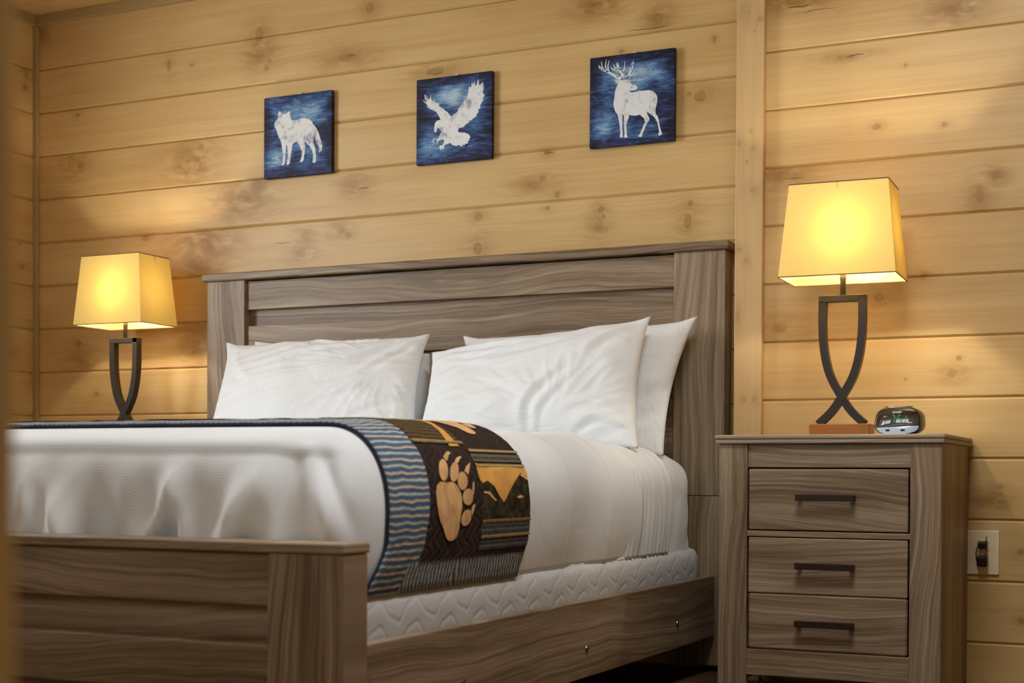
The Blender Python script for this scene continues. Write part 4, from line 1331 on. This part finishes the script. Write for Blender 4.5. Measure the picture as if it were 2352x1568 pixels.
EAGLE = [[-0.1193,0.0764],[-0.1117,0.0695],[-0.1046,0.0614],[-0.1117,0.0793],[-0.1124,0.0916],[-0.109,0.0925],[-0.1075,0.0813],[-0.1033,0.0784],[-0.1048,0.0884],[-0.1025,0.0894],[-0.0991,0.0792],[-0.0935,0.0749],[-0.0902,0.0844],[-0.088,0.092],[-0.0874,0.0792],[-0.0837,0.0702],[-0.0781,0.066],[-0.0767,0.0756],[-0.0739,0.0692],[-0.0711,0.0628],[-0.064,0.0572],[-0.0571,0.0589],[-0.0556,0.049],[-0.0487,0.0421],[-0.0403,0.0388],[-0.0319,0.0294],[-0.0236,0.0249],[-0.0194,0.0184],[-0.0111,0.0103],[-0.0069,0.0086],[0.0041,0.016],[0.0137,0.0223],[0.0191,0.0339],[0.0259,0.0405],[0.0314,0.0448],[0.0382,0.0538],[0.045,0.0627],[0.0464,0.0565],[0.0518,0.0669],[0.0544,0.0787],[0.0557,0.0894],[0.0584,0.1036],[0.0625,0.0959],[0.0666,0.1015],[0.0692,0.1169],[0.0734,0.1032],[0.0774,0.1184],[0.0807,0.1048],[0.0843,0.0996],[0.0883,0.1088],[0.0914,0.1241],[0.095,0.1129],[0.0951,0.1032],[0.1005,0.1002],[0.1018,0.1073],[0.1046,0.1034],[0.1099,0.1124],[0.1113,0.1014],[0.1087,0.0945],[0.1149,0.0986],[0.1128,0.0868],[0.1101,0.0775],[0.1129,0.0676],[0.1196,0.0705],[0.1143,0.0614],[0.1089,0.056],[0.113,0.0519],[0.1049,0.0419],[0.0996,0.0329],[0.101,0.0255],[0.0915,0.0192],[0.0956,0.014],[0.0862,0.0053],[0.0862,-0.0019],[0.0754,-0.0057],[0.07,-0.0112],[0.0591,-0.0137],[0.0564,-0.0207],[0.0482,-0.0223],[0.0428,-0.0266],[0.0346,-0.0331],[0.0236,-0.0333],[0.0181,-0.0376],[0.0168,-0.046],[0.0265,-0.0493],[0.0429,-0.0509],[0.0484,-0.0538],[0.0594,-0.0597],[0.0649,-0.0699],[0.0594,-0.073],[0.0608,-0.0792],[0.054,-0.081],[0.0554,-0.0884],[0.0459,-0.0887],[0.0418,-0.0932],[0.0322,-0.0899],[0.0363,-0.0988],[0.0267,-0.0942],[0.0198,-0.0912],[0.013,-0.0918],[0.0088,-0.095],[0.0047,-0.0898],[-0.0036,-0.0902],[-0.0078,-0.0838],[-0.0147,-0.0807],[-0.023,-0.0836],[-0.0327,-0.0851],[-0.0368,-0.0896],[-0.0368,-0.0982],[-0.0409,-0.1002],[-0.0437,-0.0939],[-0.0479,-0.102],[-0.052,-0.1009],[-0.0507,-0.0945],[-0.0563,-0.0903],[-0.0507,-0.0859],[-0.0424,-0.0854],[-0.0369,-0.0774],[-0.0355,-0.0678],[-0.0453,-0.0656],[-0.0564,-0.0683],[-0.0605,-0.0728],[-0.0619,-0.08],[-0.0647,-0.0773],[-0.062,-0.0677],[-0.0676,-0.0623],[-0.0759,-0.064],[-0.0773,-0.07],[-0.0731,-0.0765],[-0.0759,-0.0762],[-0.0809,-0.0684],[-0.0787,-0.0613],[-0.0718,-0.059],[-0.0634,-0.0627],[-0.0565,-0.056],[-0.0509,-0.0468],[-0.0468,-0.0386],[-0.0538,-0.0294],[-0.0608,-0.0263],[-0.0649,-0.0332],[-0.0663,-0.0404],[-0.0719,-0.0387],[-0.0756,-0.0322],[-0.0734,-0.0177],[-0.0721,-0.0081],[-0.0651,-0.0014],[-0.0568,0.0007],[-0.0498,-0.0005],[-0.054,0.0097],[-0.0597,0.02],[-0.0681,0.0307],[-0.0793,0.0367],[-0.0905,0.0415],[-0.099,0.0485],[-0.1046,0.0528],[-0.099,0.0534],[-0.106,0.0603],[-0.1145,0.0673]]
DEER = [[-0.0595,0.0657],[-0.0544,0.0675],[-0.0467,0.0643],[-0.0376,0.0621],[-0.0261,0.0644],[-0.0159,0.0609],[-0.0082,0.0636],[-0.0069,0.0575],[-0.003,0.0487],[0.0047,0.0431],[0.0136,0.0421],[0.02,0.0343],[0.0175,0.0286],[0.0099,0.0259],[-0.0028,0.0261],[-0.0074,0.0249],[-0.0015,0.0195],[0.01,0.0199],[0.0252,0.0218],[0.043,0.0211],[0.0581,0.0211],[0.0707,0.0169],[0.0809,0.0087],[0.0872,-0.0038],[0.0866,-0.0179],[0.0837,-0.0317],[0.0813,-0.041],[0.0814,-0.0552],[0.089,-0.0654],[0.0929,-0.08],[0.0955,-0.0944],[0.0994,-0.1089],[0.1032,-0.1176],[0.102,-0.1246],[0.0945,-0.1262],[0.0907,-0.1235],[0.0939,-0.1155],[0.0918,-0.1011],[0.0879,-0.0842],[0.0815,-0.0717],[0.0726,-0.0614],[0.0612,-0.0531],[0.0523,-0.0463],[0.0537,-0.0547],[0.0614,-0.0697],[0.0601,-0.0767],[0.0514,-0.0853],[0.0464,-0.0967],[0.0414,-0.1081],[0.0377,-0.1172],[0.0365,-0.1243],[0.0263,-0.1238],[0.0238,-0.1207],[0.0301,-0.1141],[0.0338,-0.1026],[0.0413,-0.0891],[0.0463,-0.0777],[0.0437,-0.068],[0.036,-0.0601],[0.0283,-0.0533],[0.0156,-0.0556],[0.0029,-0.0532],[-0.0073,-0.0509],[-0.0098,-0.0602],[-0.0148,-0.074],[-0.0173,-0.0881],[-0.0159,-0.1026],[-0.0145,-0.1135],[-0.0119,-0.1221],[-0.0234,-0.1217],[-0.0247,-0.1161],[-0.0228,-0.1067],[-0.0249,-0.0898],[-0.0264,-0.0729],[-0.0252,-0.0563],[-0.0278,-0.0477],[-0.0304,-0.0486],[-0.0308,-0.0605],[-0.0307,-0.0773],[-0.0313,-0.0939],[-0.0294,-0.1085],[-0.0286,-0.1205],[-0.0388,-0.1195],[-0.0397,-0.1135],[-0.0371,-0.1053],[-0.0391,-0.0884],[-0.0418,-0.0714],[-0.0445,-0.0568],[-0.0484,-0.0444],[-0.0562,-0.034],[-0.061,-0.0192],[-0.0621,-0.0071],[-0.0591,0.007],[-0.0567,0.0283],[-0.0516,0.0421],[-0.0466,0.0523],[-0.0543,0.0544],[-0.0582,0.0608]]
ANTLERS = [[[-0.0364,0.0667],[-0.0519,0.0744],[-0.0648,0.0843],[-0.0804,0.0932],[-0.096,0.0998],[-0.1077,0.106],[-0.1138,0.1127]],[[-0.096,0.101],[-0.1026,0.1126],[-0.1035,0.1307]],[[-0.0843,0.0937],[-0.0909,0.1136],[-0.0872,0.1348]],[[-0.0791,0.0943],[-0.0819,0.1126],[-0.0776,0.1313]],[[-0.1064,0.1058],[-0.1131,0.1198]],[[-0.0313,0.0733],[-0.034,0.088],[-0.0469,0.0942],[-0.0598,0.0981],[-0.0676,0.1026],[-0.0715,0.109]],[[-0.0521,0.0972],[-0.0586,0.1075],[-0.063,0.1176]],[[-0.0482,0.0991],[-0.0522,0.1211]],[[-0.0443,0.0987],[-0.0476,0.1206]],[[-0.0327,0.0878],[-0.0251,0.0965],[-0.0235,0.1202]],[[-0.0159,0.0644],[-0.0057,0.0728],[0.0044,0.0788],[0.0082,0.0903]],[[-0.0185,0.0659],[-0.0096,0.0757],[-0.0033,0.0892],[0.003,0.1004],[0.0054,0.1204]],[[-0.0033,0.0916],[-0.0077,0.1029]],[[0.0029,0.1052],[-0.0009,0.1128]],[[-0.0262,0.068],[-0.0263,0.0847]],[[-0.0467,0.0739],[-0.0499,0.0838]]]


def flat_poly(polys, cx, y, cz, bm=None):
    b = bm or bmesh.new()
    for poly in polys:
        co, ed, fa, *_ = delaunay_2d_cdt([Vector(p) for p in poly], [], [list(range(len(poly)))], 1, 1e-6)
        A = [b.verts.new((cx + c.x, y, cz + c.y)) for c in co]
        for f in fa:
            try:
                b.faces.new([A[i] for i in f])
            except ValueError:
                pass
    for f in b.faces:
        f.normal_update()
        if f.normal.y > 0:
            f.normal_flip()
    return b


def canvas(label, cx, cz, polys, seed, strokes=()):
    cz += Z0
    t = thing('canvas_print', label, 'picture', (cx, 0, cz), 'square blue canvas prints above the bed')
    cv = bx('canvas', cx - .1445, cx + .1445, -.0195, -.0025, cz - .1455, cz + .1455, canvas_mat(seed), t, .002, 2)
    b = flat_poly(polys, cx, -.0200, cz)
    for st_ in strokes:
        n = len(st_)
        w0 = .0050 if n > 4 else .0034
        L_, R_ = [], []
        for i, p in enumerate(st_):
            a, c = st_[max(0, i - 1)], st_[min(n - 1, i + 1)]
            d = Vector((c[0] - a[0], c[1] - a[1])).normalized()
            w = w0 * (1 - .8 * i / (n - 1))
            L_.append((p[0] - d.y * w, p[1] + d.x * w))
            R_.append((p[0] + d.y * w, p[1] - d.x * w))
        flat_poly([L_ + R_[::-1]], cx, -.0201, cz, b)
    mesh_obj('animal_print', b, SIL.m, t)
    hk = lathe_bm([(.004, -.004), (.0055, 0.0), (.004, .004)], (0, 0), 10)
    hk.transform(Matrix.Translation((cx + .005, -.008, cz + .1475)) @ Matrix.Rotation(PI / 2, 4, 'X'))
    mesh_obj('hook', hk, plain('hook_white', (232, 224, 206), .4), t)
    return t


canvas('square dark blue canvas with a white standing wolf, leftmost above the bed', -2.9309, 1.2106, [WOLF], 1.0)
canvas('square dark blue canvas with a white swooping eagle, middle above the bed', -2.3014, 1.2059, [EAGLE], 5.0)
canvas('square dark blue canvas with a white antlered stag, rightmost above the bed', -1.6601, 1.2051, [DEER], 9.0, ANTLERS)

# ------------------------------------------------------------------ outlet and plug
ot = thing('wall_outlet', 'cream wall outlet plate low on the pine wall right of the nightstand', 'outlet', (-.5435, YR, Z0 - .2045))
PLATE = plain('plate_cream', (238, 220, 182), .35, .4)
bx('plate', -.587, -.5005, YR - .007, YR, Z0 - .266, Z0 - .1435, PLATE, ot, .003, 3)
for dz in (.019, -.021):
    bx('socket', -.5600, -.5270, YR - .0085, YR - .006, Z0 - .2045 + dz - .0135, Z0 - .2045 + dz + .0135, PLATE, ot, .004, 3)
pg = thing('plug', 'black double plug with looped cord pushed into the wall outlet', 'plug', (-.5435, YR - .008, Z0 - .2045))
BLK = plain('black_plastic', (22, 18, 12), .45, .4)
bx('plug_body', -.5545, -.5305, YR - .030, YR - .0085, Z0 - .1935, Z0 - .1745, BLK, pg, .004, 3)
bx('plug_body', -.5555, -.5290, YR - .034, YR - .0085, Z0 - .2425, Z0 - .2140, BLK, pg, .005, 3)
cb = bmesh.new()
tube_bm(catmull([(-.5540, YR - .020, Z0 - .186), (-.5580, YR - .026, Z0 - .200), (-.5580, YR - .028, Z0 - .218), (-.5535, YR - .028, Z0 - .232)], 8), .0016, 6, cb)
tube_bm(catmull([(-.5310, YR - .022, Z0 - .190), (-.5320, YR - .028, Z0 - .203), (-.5370, YR - .028, Z0 - .218)], 8), .0013, 6, cb)
tube_bm(catmull([(-.5320, YR - .024, Z0 - .186), (-.5325, YR - .026, Z0 - .170), (-.5325, YR - .020, Z0 - .160)], 8), .0014, 6, cb)
mesh_obj('cord', cb, BLK, pg, True)
